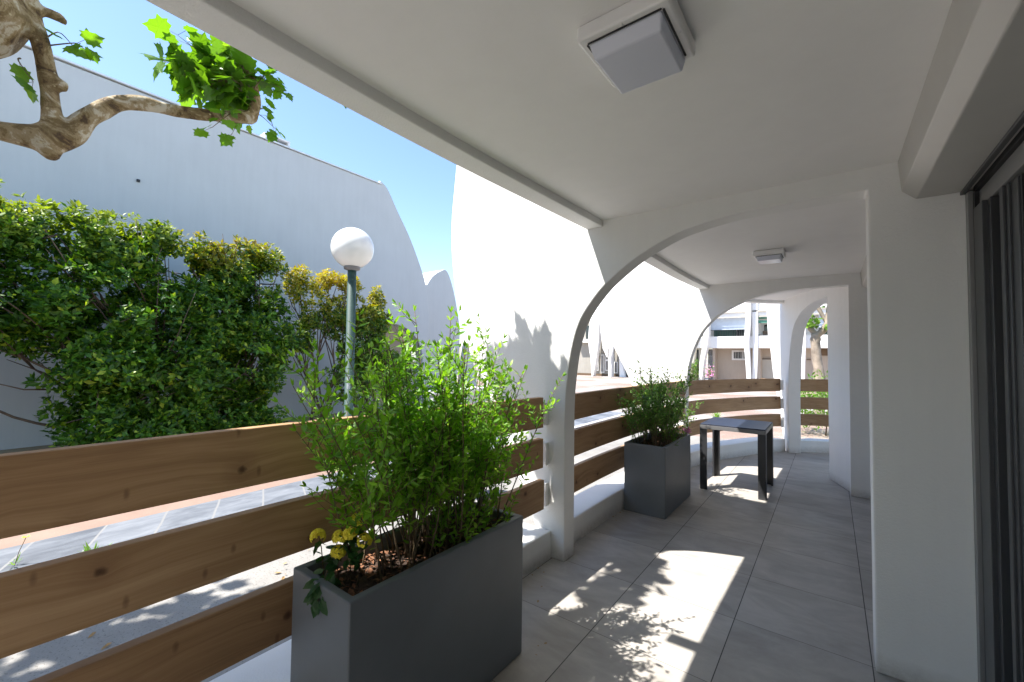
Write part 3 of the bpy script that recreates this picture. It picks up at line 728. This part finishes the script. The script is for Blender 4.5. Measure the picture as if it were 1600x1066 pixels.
m = MB(); m.box(-11.4, -10.95, 4.35, 4.95, 6.717, 6.76); m.box(-11.4, -10.95, 4.35, 4.40, 6.761, 6.85); m.box(-11.4, -10.95, 4.90, 4.95, 6.761, 6.85); m.box(-11.4, -10.95, 4.35, 4.95, 6.851, 6.89); m.box(-11.4, -11.38, 4.401, 4.899, 6.761, 6.85, 1)  # black back panel paints in the shade inside the vent opening
m.build('roof_vent', [M['farwhite'], M['rubber']], nb)
m = MB(); m.box(-10.899, -10.87, 2.02, 2.07, 4.85, 4.9); m.build('wall_hook', M['rubber'], nb)
nb2 = empty('garden_building', (-11.5, 10.8, -.15), 'smaller white building with a rounded roof between the long shaded wall and the sunlit wall', 'building')
wp2 = [(9.9, -.2)] + [(9.9, 3.95)] + smooth_curve([(10.1, 4.02), (10.35, 4.35), (10.75, 4.62), (11.05, 4.66), (11.35, 4.15), (11.6, 3.4), (11.78, 2.6), (11.8, 1.9), (11.72, 1.0), (11.6, -.2)], 5)
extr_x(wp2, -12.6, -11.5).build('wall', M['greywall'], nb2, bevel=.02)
m = MB(); m.box(-16, -12.6, 9.8, 11.6, -.2, 3.9); m.build('block', M['farwhite'], nb2)
wp3 = smooth_curve([(11.95, -.2), (12.0, .8), (12.12, 1.5), (12.25, 1.98), (12.42, 1.5), (12.65, 1.05), (12.8, .5), (12.9, -.2)], 4)
fw = extr_x(wp3, -11.75, -11.5).build('garden_wall', M['greywall'], None, origin=(-11.6, 12.4, -.15))
tag(fw, 'grey pointed wall seen beside the sunlit curved wall above the shrub', 'wall')
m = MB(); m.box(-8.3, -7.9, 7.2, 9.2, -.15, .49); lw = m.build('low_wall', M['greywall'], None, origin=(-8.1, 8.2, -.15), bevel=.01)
tag(lw, 'low white garden wall with a flat cap seen behind the tall planter shrub', 'wall')
m = MB(); m.box(-8.34, -7.86, 7.16, 9.24, .491, .58); m.build('cap', M['white'], lw, bevel=.008)

# ------------------------------------------------------------------ shrubs against the wall
def wall_shrub(name, label, base, clumps, leafm, seed, per, leafL=.075, trunks=3, group=None, sparse=False, cat='shrub'):
    r = random.Random(seed); bx, by = base
    t = empty(name, (bx, by, -.15), label, cat, group)
    lf = MB(); st = MB()
    for (c, rad) in clumps:
        c = Vector((0, 0, 1.5))+(Vector(c)-Vector((0, 0, 1.5)))*.93; rad = Vector(rad)
        # branch from base to clump, with forks
        b0 = Vector((bx+r.uniform(-.15, .15), by+r.uniform(-.2, .2), -.15))
        mid = b0.lerp(c, .45)+Vector((r.uniform(-.2, .2), r.uniform(-.3, .3), r.uniform(-.1, .2)))
        path = [b0, b0.lerp(mid, .5)+rv(r)*.06, mid, mid.lerp(c, .5)+rv(r)*.1, c]
        path = smooth_curve([tuple(p) for p in path], 3)
        n = len(path); st.tube(path, [.032*(1-.8*i/(n-1)) for i in range(n)], 6, wob=.3)
        for k in range(7):
            e = c+Vector([rv(r)[i]*rad[i]*.95 for i in range(3)]); a = path[r.randint(n//2, n-1)]
            st.tube([a, a.lerp(e, .5)+rv(r)*.08, e], [.016, .01, .004], 4)
        N = int(per*(rad.x*rad.y+rad.y*rad.z+rad.x*rad.z))
        for k in range(N):
            d = rv(r); f = r.random()**.4
            p = c+Vector((d.x*rad.x, d.y*rad.y, d.z*rad.z))*f*(1+.25*noise.noise(Vector((d.x*2+c.y, d.y*2, d.z*2))))
            if noise.noise(p*1.9+Vector((seed, 0, 0))) < (-.12 if not sparse else .0): continue
            if p.x < -10.85: p.x = -10.85+r.random()*.2
            if p.z < .0: continue
            ax = (d*.6+Vector((.25, 0, .7))+rv(r)*.7).normalized()
            nl = r.randint(3, 7); ls = r.uniform(.6, 1.3); o = ax.orthogonal(); ph = r.random()*6
            for j in range(nl):
                e = o.copy(); e.rotate(Matrix.Rotation(ph+j*2.4, 3, ax)); L = leafL*ls*r.uniform(.7, 1.25)
                leaf_s(lf, p+rv(r)*.02, e+ax*r.uniform(.0, 1.3)+rv(r)*.3, ax+rv(r)*.4, L, L*.48)
    st.build('trunk', M['trunk'], t); lf.build('crown', leafm, t)
    return t
X = -9.85; XB = -9.25
wall_shrub('evergreen_shrub', 'large dark green shrub at the left edge with flat clipped top and bare branches', (XB, 1.85),
    [((X-.1, -1.1, 2.6), (.7, .8, 1.2)), ((X, .1, 3.1), (.65, .6, .75)), ((X+.05, .25, 1.9), (.7, .75, .8)), ((X, .9, 3.35), (.55, .55, .5)), ((X+.1, 1.2, 2.3), (.7, .7, .7)),
     ((X, 1.7, 3.3), (.55, .6, .55)), ((X+.15, 1.9, 2.2), (.75, .65, .8)), ((X+.2, 1.6, 1.2), (.8, .8, .7)), ((X+.2, 1.5, .55), (.6, .65, .45)), ((X, 2.1, 3.55), (.4, .35, .3)), ((X+.3, 1.7, .15), (.6, .7, .4)), ((X+.3, 2.5, .2), (.6, .6, .4)), ((X+.1, -.6, 1.2), (.6, .7, .5))],
    M['hedge_leaf'], 5, 1150, .1)
wall_shrub('evergreen_shrub', 'broad dark green shrub with bronze new growth on top, left of the lamp', (XB, 2.9),
    [((X, 2.7, 3.1), (.5, .45, .65)), ((X, 3.3, 3.2), (.55, .55, .62)), ((X, 3.9, 3.25), (.5, .45, .55)), ((X+.1, 3.0, 2.2), (.7, .7, .75)), ((X+.1, 3.8, 2.2), (.65, .6, .8)),
     ((X+.2, 2.8, 1.2), (.75, .75, .75)), ((X+.2, 3.7, 1.2), (.7, .65, .75)), ((X+.25, 2.6, .5), (.6, .7, .45)), ((X+.2, 3.6, .55), (.6, .6, .4)), ((X+.15, 4.2, 1.7), (.45, .4, .6)), ((X+.3, 3.2, .15), (.6, .7, .4)), ((X+.3, 3.9, .2), (.5, .5, .4))],
    M['photinia_leaf'], 6, 1150, .1)
wall_shrub('flowering_bush', 'open slender shrub with yellow and orange tipped leaves behind the globe lamp', (XB, 5.0),
    [((X, 4.75, 3.1), (.32, .32, .42)), ((X, 5.0, 2.4), (.35, .3, .5)), ((X, 5.5, 3.15), (.4, .42, .38)), ((X, 6.05, 3.1), (.38, .4, .4)), ((X, 5.7, 2.35), (.4, .5, .45)),
     ((X, 4.8, 1.7), (.3, .3, .35)), ((X, 6.2, 2.3), (.35, .35, .4))],
    M['orange_leaf'], 8, 1150, .075, sparse=True)
wall_shrub('evergreen_shrub', 'dense green shrub with a thin bronze tipped spire right of the globe lamp', (XB+.1, 6.1),
    [((X+.1, 6.5, 2.2), (.45, .5, .6)), ((X+.1, 6.4, 1.5), (.55, .7, .6)), ((X+.1, 6.9, 1.1), (.55, .7, .6)), ((X, 6.85, 2.9), (.2, .22, .4)), ((X, 7.0, 2.3), (.25, .28, .35)), ((X+.2, 6.0, .8), (.5, .6, .5)), ((X+.2, 7.4, 1.0), (.45, .5, .5))],
    M['orange_leaf'], 9, 1150, .08)

# ------------------------------------------------------------------ plane tree
def plane_leaf(mb, p, d, n, L, mat=0):
    d = d.normalized(); s = d.cross(n)
    if s.length < 1e-4: s = d.orthogonal()
    s.normalize(); u = s.cross(d)
    out = [(0.02, .06), (-.05, .26), (.12, .36), (.10, .52), (.30, .44), (.50, .60), (.52, .36), (.62, .30), (.74, .27), (.80, .12), (1.0, 0)]
    pts = [(0, 0)]+out+[(a, -b) for a, b in reversed(out[:-1])]
    vs = []
    for a, b in pts:
        rr = a*a*.18+b*b*.25
        vs.append(p+d*(a*L)+s*(b*L)-u*(rr*L)+u*(abs(b)*L*.18))
    ce = p+d*(.4*L)-u*(.03*L)
    k = len(vs); vs.append(ce)
    mb.add(vs, [(k, i, (i+1) % k) for i in range(k)], mat, False)
tree = empty('plane_tree', (-3.7, -1.9, -.15), 'plane tree with mottled bark and lobed leaves reaching in at the upper left', 'tree')
tr = MB()
def limb(pts, rads, n=14, k=5, wob=.25):
    P = smooth_curve(pts, k); rr = list(np.interp(np.linspace(0, len(pts)-1, len(P)), range(len(pts)), rads))
    tr.tube(P, rr, n, wob=wob)
limb([(-3.7, -1.9, -.2), (-3.72, -1.85, .8), (-3.6, -1.7, 1.7), (-3.35, -1.3, 2.35), (-3.0, -.7, 2.8), (-2.82, -.28, 2.95), (-2.77, -.1, 2.85), (-2.76, .0, 2.83)], [.24, .2, .19, .2, .24, .29, .27, .2])
limb([(-2.8, -.3, 3.05), (-2.85, -.2, 3.5), (-2.9, -.1, 4.1), (-2.8, .2, 4.7)], [.16, .1, .08, .05])
limb([(-2.8, -.12, 2.96), (-2.77, .03, 2.88), (-2.76, .12, 2.84)], [.22, .2, .09])                      # burl
limb([(-2.77, .05, 3.3), (-2.76, .13, 3.0), (-2.75, .18, 2.82), (-2.75, .205, 2.66), (-2.75, .215, 2.5), (-2.75, .2, 2.46)], [.04, .038, .034, .031, .034, .042])
limb([(-3.15, -.95, 2.6), (-2.95, -.5, 2.42), (-2.8, -.15, 2.40), (-2.75, .06, 2.41), (-2.75, .19, 2.425), (-2.75, .27, 2.47), (-2.75, .34, 2.60), (-2.75, .42, 2.695), (-2.74, .52, 2.745), (-2.73, .65, 2.765), (-2.70, .8, 2.80), (-2.67, .93, 2.845), (-2.65, .985, 2.86)],
     [.06, .046, .041, .041, .056, .047, .039, .036, .034, .033, .032, .034, .038])
limb([(-2.75, .2, 2.42), (-2.75, .22, 2.37), (-2.75, .23, 2.345)], [.05, .035, .012])                        # knob below the fork
limb([(-2.65, .975, 2.85), (-2.66, 1.0, 2.97), (-2.68, .985, 3.1), (-2.71, .94, 3.25), (-2.7, .9, 3.6), (-2.65, 1.0, 4.0)], [.036, .028, .025, .022, .018, .01])
limb([(-2.74, .23, 2.69), (-2.735, .262, 2.685)], [.028, .02])
limb([(-2.76, .18, 3.0), (-2.75, .225, 2.995), (-2.74, .245, 2.975)], [.02, .022, .012])
limb([(-2.7, .9, 3.55), (-2.62, 1.3, 3.7), (-2.55, 1.7, 3.75)], [.02, .014, .006])
limb([(-3.35, -1.3, 2.35), (-3.7, -1.3, 3.2), (-3.9, -1.1, 4.0)], [.12, .08, .04])
raw = tr.build('trunk', M['bark'], tree)
rm = raw.modifiers.new('remesh', 'REMESH'); rm.mode = 'VOXEL'; rm.voxel_size = .0095
sm_ = raw.modifiers.new('smooth', 'SMOOTH'); sm_.factor = .5; sm_.iterations = 5
dg = bpy.context.evaluated_depsgraph_get(); me = bpy.data.meshes.new_from_object(raw.evaluated_get(dg))
raw.modifiers.clear(); old = raw.data; raw.data = me; bpy.data.meshes.remove(old)
for p in me.polygons: p.use_smooth = True
if not me.materials: me.materials.append(M['bark'])
rl = random.Random(21)
cr = MB()
def shoots(origin, n, length, target, spread, L=(.065, .125), per=5):
    for k in range(n):
        o = Vector(origin)+rv(rl)*.03; e = Vector(target)+Vector((rv(rl).x*spread[0], rv(rl).y*spread[1], rv(rl).z*spread[2]))
        mid = o.lerp(e, .5)+Vector((0, 0, .04))+rv(rl)*.03
        path = smooth_curve([tuple(o), tuple(mid), tuple(e)], 4); cr.tube(path, [.0035*(1-.6*i/8) for i in range(9)], 4, 1)
        for j in range(per):
            p = path[min(8, int(2+rl.random()*7))] if j < per-2 else path[-1]
            d = rv(rl)*.8+(e-o).normalized()*.5+Vector((.25, 0, -.25)); d.normalize(); pet = p+d*rl.uniform(.02, .05)
            cr.tube([p, pet], [.0012, .001], 3, 1, cap=False)
            plane_leaf(cr, pet, d+Vector((0, 0, -.25)), Vector((-.2, 0, 1))+rv(rl)*.75, rl.uniform(*L))
tip = (-2.66, .98, 2.95)
shoots(tip, 12, .3, (-2.72, .80, 3.05), (.12, .12, .14))
shoots(tip, 8, .3, (-2.74, .70, 2.98), (.08, .08, .1), per=5)
shoots(tip, 5, .3, (-2.70, .86, 3.15), (.08, .1, .1))
shoots(tip, 6, .3, (-2.72, .86, 2.95), (.10, .12, .08))
shoots(tip, 3, .3, (-2.78, .62, 3.10), (.05, .06, .10), per=4)
shoots(tip, 3, .3, (-2.70, .90, 3.22), (.1, .1, .06))
shoots((-2.66, .99, 3.05), 3, .2, (-2.66, 1.08, 3.08), (.08, .05, .08), L=(.045, .08))
shoots((-2.66, .96, 2.86), 3, .2, (-2.68, .86, 2.76), (.08, .08, .03), L=(.045, .075), per=4)
shoots((-2.66, .985, 2.86), 2, .2, (-2.64, 1.12, 2.86), (.03, .03, .05), L=(.04, .07), per=4)
shoots((-2.75, .20, 2.86), 2, .1, (-2.70, .27, 2.88), (.03, .02, .02), L=(.06, .085), per=3)
shoots((-2.76, .15, 2.75), 1, .06, (-2.75, .15, 2.66), (.03, .02, .02), L=(.06, .08), per=3)
def clump(c, rad, n, L=(.09, .14)):
    c = Vector(c)
    for k in range(n):
        d = rv(rl); p = c+Vector((d.x*rad[0], d.y*rad[1], d.z*rad[2]))*rl.random()**.5
        plane_leaf(cr, p, rv(rl)+Vector((0, 0, -.3)), Vector((0, 0, 1))+rv(rl)*.8, rl.uniform(*L))
clump((-2.58, 1.72, 3.52), (.26, .12, .16), 110); clump((-2.62, 1.38, 3.78), (.26, .2, .25), 120); clump((-2.92, 1.66, 3.60), (.14, .1, .13), 55); clump((-2.6, .70, 3.98), (.17, .17, .2), 34); clump((-2.97, .9, 3.9), (.15, .38, .15), 60); clump((-4.1, -.45, 4.0), (.6, .33, .3), 220, (.12, .19)); clump((-2.48, 1.0, 3.95), (.2, .3, .3), 85)
clump((-3.9, -1.0, 4.0), (.9, .9, .5), 620, (.12, .19)); clump((-3.0, -.3, 4.4), (.5, .4, .4), 60)
clump((-4.6, -1.4, 3.9), (.8, .9, .4), 330, (.12, .19))
cr.build('crown', [M['plane_leaf'], M['stem_green']], tree)

# ------------------------------------------------------------------ far buildings and greenery
fb = empty('apartment_building', (-3.5, 28, -.15), 'two storey beige and white building with balconies and curved pillars far beyond the arches', 'building')
def part(nm, mt, boxes, par=fb, bevel=0):
    m = MB()
    for b in boxes: m.box(*b)
    return m.build(nm, mt, par, bevel=bevel)
part('wall', M['beige'], [(-5.82, 9, 29.0, 29.3, -.2, 2.1), (-5.82, -5.7, 28.2, 29.0, -.2, 2.1), (-3.4, -3.25, 28.05, 29.0, -.2, 2.1)])
part('balcony', M['farwhite'], [(-7.0, 9, 27.9, 28.1, 2.1, 2.8), (-7.0, 9, 28.1, 30, 2.1, 2.25)])
part('upper_wall', M['farwhite'], [(-7, 9, 29.6, 29.8, 2.25, 4.0), (-7, 9, 27.9, 30.5, 3.98, 5.8)])
part('cornice', M['cream'], [(-7, 9, 27.8, 27.9, 4.2, 4.28), (-7, 9, 27.86, 27.9, 3.9, 3.96)])
for a, b in ((-6.0, -4.02), (-.5, 2.0), (2.5, 5)):
    part('blind', M['blind'], [(a, b, 28.15, 28.2, 3.22, 3.95)])
    m = MB(); m.box(a, b, 28.0, 28.03, 3.17, 3.20)
    for k in range(22): x = a+(b-a)*k/21; m.box(x-.008, x+.008, 28.0, 28.03, 2.8, 3.17)
    m.build('balcony_rail', M['alu_dark'], fb)
    w_ = part('window', M['greenglass'], [(a, b-.7, 29.5, 29.55, 2.3, 3.6)]); part('window', M['darkglass'], [(b-.65, b-.1, 29.5, 29.55, 2.3, 3.6)])
part('awning', M['awning'], [(-3.36, -2.3, 28.0, 28.5, 3.82, 3.88), (-3.36, -2.3, 28.0, 28.03, 3.55, 3.7)])
part('window', M['darkglass'], [(-3.2, -2.86, 29.5, 29.55, 2.95, 3.55)])
part('balcony_rail', M['alu_dark'], [(-3.36, -2.3, 28.02, 28.05, 2.85, 2.88), (-3.36, -2.3, 28.02, 28.05, 2.81, 2.83)])
part('cabinet', M['brownwood'], [(-3.15, -2.86, 28.3, 28.6, 2.5, 3.1)])
wf = part('window', M['farwhite'], [(-4.88, -4.0, 28.93, 28.995, 1.38, 1.98)])
part('pane', M['darkglass'], [(-4.78, -4.3, 28.9, 28.93, 1.48, 1.88), (-4.25, -4.0, 28.9, 28.93, 1.48, 1.88)], wf)
m = MB()
for k in range(9): m.box(-4.76+k*.085, -4.745+k*.085, 28.86, 28.88, 1.45, 1.9)
m.build('bars', M['farwhite'], wf)
part('garage_door', M['cream'], [(-3.25, -2.2, 28.9, 28.97, -.15, 1.44)]); part('garage_lintel', M['brownwood'], [(-3.25, -2.2, 28.9, 28.97, 1.445, 1.5)])
dr = part('door', M['darkglass'], [(-6.12, -5.86, 28.4, 28.45, .0, 2.05)])
m = MB()
for k in range(5): m.box(-6.12+k*.06, -6.105+k*.06, 28.34, 28.37, 0, 2.05)
for k in range(3): m.box(-6.12, -5.86, 28.34, 28.36, .4+k*.6, .42+k*.6)
m.build('bars', M['farwhite'], dr)
part('louvre', M['brownwood'], [(-.62, .3, 28.9, 28.97, 1.7, 2.09), (-1.1, -.9, 28.9, 28.97, 1.45, 1.49)])
def pillar(xs, yy, w, mat, par, seed=0):
    poly = smooth_curve([(xs[0], -.2), (xs[1], 1.2), (xs[2], 2.4), (xs[3], 3.6), (xs[3], 5.8)], 5)
    right = [(x+w*(.75+.06*z), z) for x, z in poly]
    m = extr_y(poly+list(reversed(right)), yy, yy+.6); return m.build('pillar', mat, par, bevel=.02)
pillar((-3.86, -3.93, -4.0, -3.93), 27.5, .28, M['farwhite'], fb)
pillar((-3.66, -3.62, -3.6, -3.62), 27.8, .3, M['farwhite'], fb)
pillar((-6.5, -6.4, -6.2, -6.15), 27.4, .3, M['farwhite'], fb)
pillar((-7.3, -7.2, -7.1, -7.1), 27.6, .5, M['cream'], fb)
pillar((-1.3, -1.28, -1.25, -1.25), 27.6, .2, M['farwhite'], fb)
part('side_wall', M['cream'], [(-7.6, -6.3, 28.1, 28.4, -.2, 5.8)])
part('window', M['darkglass'], [(-6.68, -6.60, 28.02, 28.09, .2, 2.0)])

gb = empty('white_villa', (-15.5, 33, -.3), 'distant white building with tapering fins and barred windows seen low through the first arch', 'building')
part('wall', M['villa'], [(-22, -9, 33.5, 33.9, -.2, 7.5)], gb)
part('plinth', M['brownwood'], [(-22, -9, 33.42, 33.5, -.2, .03)], gb)
part('canopy', M['farwhite'], [(-18, -16.3, 32.9, 33.5, 2.72, 3.0)], gb)
part('window', M['darkglass'], [(-17.2, -16.35, 33.42, 33.499, 3.0, 4.2)], gb)
for a, b, z0, z1 in ((-16.55, -16.05, .35, 2.2), (-15.25, -14.9, .38, 1.12), (-15.25, -14.9, 1.28, 2.4), (-15.65, -15.5, .2, 1.6), (-14.45, -14.3, .2, 1.0)):
    f = part('window', M['farwhite'], [(a-.08, b+.08, 33.38, 33.45, z0-.08, z1+.08)], gb); part('pane', M['darkglass'], [(a, b, 33.34, 33.375, z0, z1)], f)
    m = MB(); k = a+.1
    while k < b: m.box(k, k+.02, 33.3, 33.33, z0, z1); k += .12
    m.build('bars', M['farwhite'], f)
def villa_fin(pl, yy, d):
    extr_y(pl, yy, yy+d).build('fin', M['farwhite'], gb, bevel=.01)
villa_fin(smooth_curve([(-16.05, -.2), (-16.15, 1.2), (-16.35, 2.4), (-16.35, 3.6), (-16.2, 4.6), (-15.9, 5.6), (-15.3, 7.4)], 4)+smooth_curve([(-14.6, 7.4), (-15.2, 5.6), (-15.45, 4.4), (-15.4, 3.6), (-15.5, 2.4), (-15.75, .8), (-15.95, -.2)], 4), 32.3, .5)
villa_fin(smooth_curve([(-15.45, 7.4), (-15.35, 5.4), (-15.1, 3.4), (-14.9, 2.2)], 4)+[(-14.8, 2.1)]+smooth_curve([(-14.6, 2.5), (-14.3, 4.0), (-13.9, 7.4)], 4), 32.0, .3)
villa_fin([(-14.7, -.2), (-14.72, 1.2), (-14.62, 2.55), (-14.4, 1.5), (-14.42, -.2)], 32.6, .5)
villa_fin([(-14.75, 2.2), (-14.6, 5), (-14, 7.4), (-13, 7.4), (-13.9, 2.0), (-14.0, 1.4), (-14.25, 2.3), (-14.35, 1.4)], 31.6, .3)
villa_fin([(-14.02, -.2), (-14.02, 2.0), (-13.88, 1.9), (-13.88, -.2)], 31.2, .15)
villa_fin([(-13.9, 1.6), (-13.85, -.2), (-13.35, -.2), (-13.6, .8)], 32.9, .3)

tt = empty('plane_tree', (-.28, 14.5, -.15), 'small pollarded tree with a pale trunk seen through the last arch', 'tree')
m = MB(); m.tube(smooth_curve([(-.28, 14.5, -.2), (-.27, 14.5, 1.0), (-.34, 14.5, 1.8), (-.33, 14.5, 2.2)], 4), [.13]*5+[.12]*4+[.11]*4, 10, wob=.4)
m.tube(smooth_curve([(-.33, 14.5, 2.15), (-.12, 14.5, 2.35), (-.02, 14.5, 2.7), (.05, 14.5, 3.3)], 4), [.09]*13, 8, wob=.3)
m.tube(smooth_curve([(-.33, 14.5, 2.2), (-.5, 14.5, 2.45), (-.75, 14.5, 2.9)], 4), [.07]*9, 8, wob=.3)
m.tube(smooth_curve([(-.08, 14.5, 2.5), (-.25, 14.5, 2.9), (-.32, 14.5, 3.2)], 4), [.05]*9, 8, wob=.3)
m.build('trunk', M['fartrunk'], tt)
m = MB(); rf = random.Random(4)
for c, rd, n in (((-.45, 14.4, 2.55), (.22, .3, .2), 60), ((.05, 14.4, 2.35), (.2, .3, .2), 60), ((-.7, 14.5, 3.1), (.4, .4, .4), 110), ((.3, 14.5, 3.2), (.5, .4, .5), 150), ((-.1, 14.4, 3.4), (.3, .3, .2), 50)):
    for k in range(n):
        d = rv(rf); p = Vector(c)+Vector((d.x*rd[0], d.y*rd[1], d.z*rd[2]))*rf.random()**.5
        plane_leaf(m, p, rv(rf), Vector((0, 0, 1))+rv(rf)*.8, rf.uniform(.09, .15))
m.build('crown', M['far_leaf'], tt)
def leafmass(name, label, cat, x0, x1, y0, y1, z1, n, mt, seed):
    r = random.Random(seed); m = MB(); cx, cy = (x0+x1)/2, (y0+y1)/2
    t = empty(name, (cx, cy, -.15), label, cat)
    for k in range(n):
        x = r.uniform(x0, x1); y = r.uniform(y0, y1); zt = z1*(.75+.5*noise.noise(Vector((x*1.8, y*1.8, seed)))); p = Vector((x, y, -.1+(zt+.1)*r.random()**.6))
        L = r.uniform(.06, .12); leaf_s(m, p, rv(r)+Vector((0, 0, .6)), rv(r), L, L*.45)
    for k in range(14):
        x = r.uniform(x0, x1); y = r.uniform(y0, y1); m.tube([(x, y, -.16), (x+r.uniform(-.1, .1), y, z1*.8)], [.015, .005], 5, 1)
    m.build('foliage', [mt, M['stem']], t)
leafmass('hedge', 'low bright green hedge behind the boards of the last railing', 'hedge', -.75, 3.0, 11, 12.2, 1.12, 5200, M['far_leaf'], 3)
leafmass('rounded_bush', 'small dark conical bush far off beside the second arch', 'bush', -6.9, -6.35, 26.6, 27.1, 1.5, 900, M['hedge_leaf'], 5)
t = empty('pink_flower_bush', (-5.75, 27, -.15), 'pink flowers by the far barred door', 'flowering plant')
m = MB(); s = MB()
for k in range(260):
    p = Vector((-5.75+R.gauss(0, .14), 27+R.gauss(0, .1), .35+abs(R.gauss(0, .3)))); leaf_s(m if R.random() < .55 else s, p, rv(), rv(), .09, .06)
m.build('flower', M['pink'], t)['kind'] = 'stuff'; s.build('foliage', M['far_leaf'], t)

# little weeds growing in the paving
def weed(name, label, c, n, L, mt, cat='weed', flower=False):
    t = empty(name, c, label, cat); m = MB(); c = Vector(c)
    for k in range(n):
        d = rv(); d.z = abs(d.z)+.5; leaf(m, c+Vector((d.x*.02, d.y*.02, .01)), d, Vector((0, 0, 1)), L*R.uniform(.6, 1.2), L*.13)
    for k in range(n//2):
        d = rv(); d.z = abs(d.z)*.5+.2; leaf(m, c+Vector((0, 0, L*.5*R.random())), d, Vector((0, 0, 1)), L*.6, L*.1)
    m.build('foliage', mt, t)
    if flower:
        s = MB(); tp = c+Vector((.02, .05, .2)); s.tube([c, c+Vector((0, .02, .1)), tp], .0025, 5); s.build('stem', M['stem_green'], t)
        f = MB()
        for k in range(14): d = rv(); d.z = abs(d.z)*.4+.1; leaf_s(f, tp, d, Vector((0, 0, 1)), .025, .012)
        f.build('flower', M['yellow'], t)
weed('weed', 'bright green spiky weed sprouting in the joint of the slate path', (-4.66, .70, -.15), 26, .13, M['far_leaf'])
weed('dandelion', 'thin weed with one yellow flower on the slate path at the left edge', (-5.0, .32, -.15), 7, .07, M['far_leaf'], 'weed', True)
weed('weed', 'small green weed on the plaza behind the side table', (-2.5, 12.5, -.155), 24, .22, M['far_leaf'])
# fallen leaves
lm = MB(); leaf(lm, Vector((-.5*.05, 0, 0)), Vector((1, 0, .05)), Vector((.1, .2, 1)), .05, .026, curl=.25)
fl0 = None
for k in range(46):
    x, y = (R.uniform(-3.9, -2.1), R.uniform(.1, 2.2)) if k < 34 else (R.uniform(-5.4, -2.3), R.uniform(2.0, 8.0))
    if fl0 is None:
        fl0 = lm.build('fallen_leaf', M['dead']); o = fl0
        tag(o, 'small dry brown leaf lying on the outdoor paving', 'leaf', 'fallen leaves on the pavement')
    else: o = fl0.copy(); COL.objects.link(o)
    o.location = (x, y, -.145); o.rotation_euler = (R.uniform(-.2, .2), R.uniform(-.2, .2), R.uniform(0, 6)); s_ = R.uniform(.4, 1.2); o.scale = (s_, s_*R.uniform(.5, 1), s_)
for k, (x, y) in enumerate([(-1.66, 3.9), (-1.655, 3.95), (-1.67, 2.42), (-1.25, 1.86), (-1.23, 1.9), (-1.22, 1.8), (-1.63, 2.5)]+[(-1.69+.6*R.random()**2.5, R.uniform(1.9, 3.95)) for _ in range(20)]):
    o = fl0.copy(); COL.objects.link(o); o.location = (x+.03, y, .008); o.rotation_euler = (0, 0, R.uniform(0, 6)); s_ = R.uniform(.25, .5); o.scale = (s_,)*3
    o['label'] = 'small dry brown crumb of leaf on the terrace tiles near the planters'; o['group'] = 'leaf crumbs on the terrace tiles'

# ------------------------------------------------------------------ light
sdir = Vector((-.355, -.457, 1)).normalized()
el = math.asin(sdir.z); az = math.atan2(sdir.x, sdir.y)
w = bpy.data.worlds.new('World'); sc.world = w; w.use_nodes = True
nt = w.node_tree; bg = nt.nodes['Background']
sky = nt.nodes.new('ShaderNodeTexSky'); sky.sky_type = 'NISHITA'; sky.sun_disc = False
sky.sun_elevation = el; sky.sun_rotation = az % (2*PI); sky.air_density = 1.0; sky.dust_density = .3; sky.ozone_density = 2.5
nt.links.new(sky.outputs[0], bg.inputs[0]); bg.inputs[1].default_value = .105
L = bpy.data.lights.new('Sun', 'SUN'); L.energy = 4.0; L.angle = math.radians(.53); L.color = (1, .955, .89)
lo = bpy.data.objects.new('Sun', L); COL.objects.link(lo); lo.rotation_euler = sdir.to_track_quat('Z', 'Y').to_euler(); lo.location = (-5, -5, 12)

# ------------------------------------------------------------------ camera
cam = bpy.data.cameras.new('Camera'); co = bpy.data.objects.new('Camera', cam); COL.objects.link(co); sc.camera = co
cam.sensor_width = 36; cam.lens = 36*656.69/1600; cam.clip_start = .02; cam.clip_end = 2000
yaw, pitch, roll = math.radians(37.1928), math.radians(1.9818), math.radians(-.662)
F = Vector((-math.sin(yaw)*math.cos(pitch), math.cos(yaw)*math.cos(pitch), math.sin(pitch)))
r_ = Vector((math.cos(yaw), math.sin(yaw), 0)); u_ = r_.cross(F)
r2 = r_*math.cos(roll)-u_*math.sin(roll); u2 = u_*math.cos(roll)+r_*math.sin(roll)
co.matrix_world = Matrix(((r2.x, u2.x, -F.x, 0), (r2.y, u2.y, -F.y, 0), (r2.z, u2.z, -F.z, 1.5), (0, 0, 0, 1)))

sc.view_settings.view_transform = 'Standard'; sc.view_settings.look = 'None'
sc.view_settings.exposure = 1.66; sc.view_settings.gamma = 1
sc.cycles.max_bounces = 12; sc.cycles.diffuse_bounces = 8
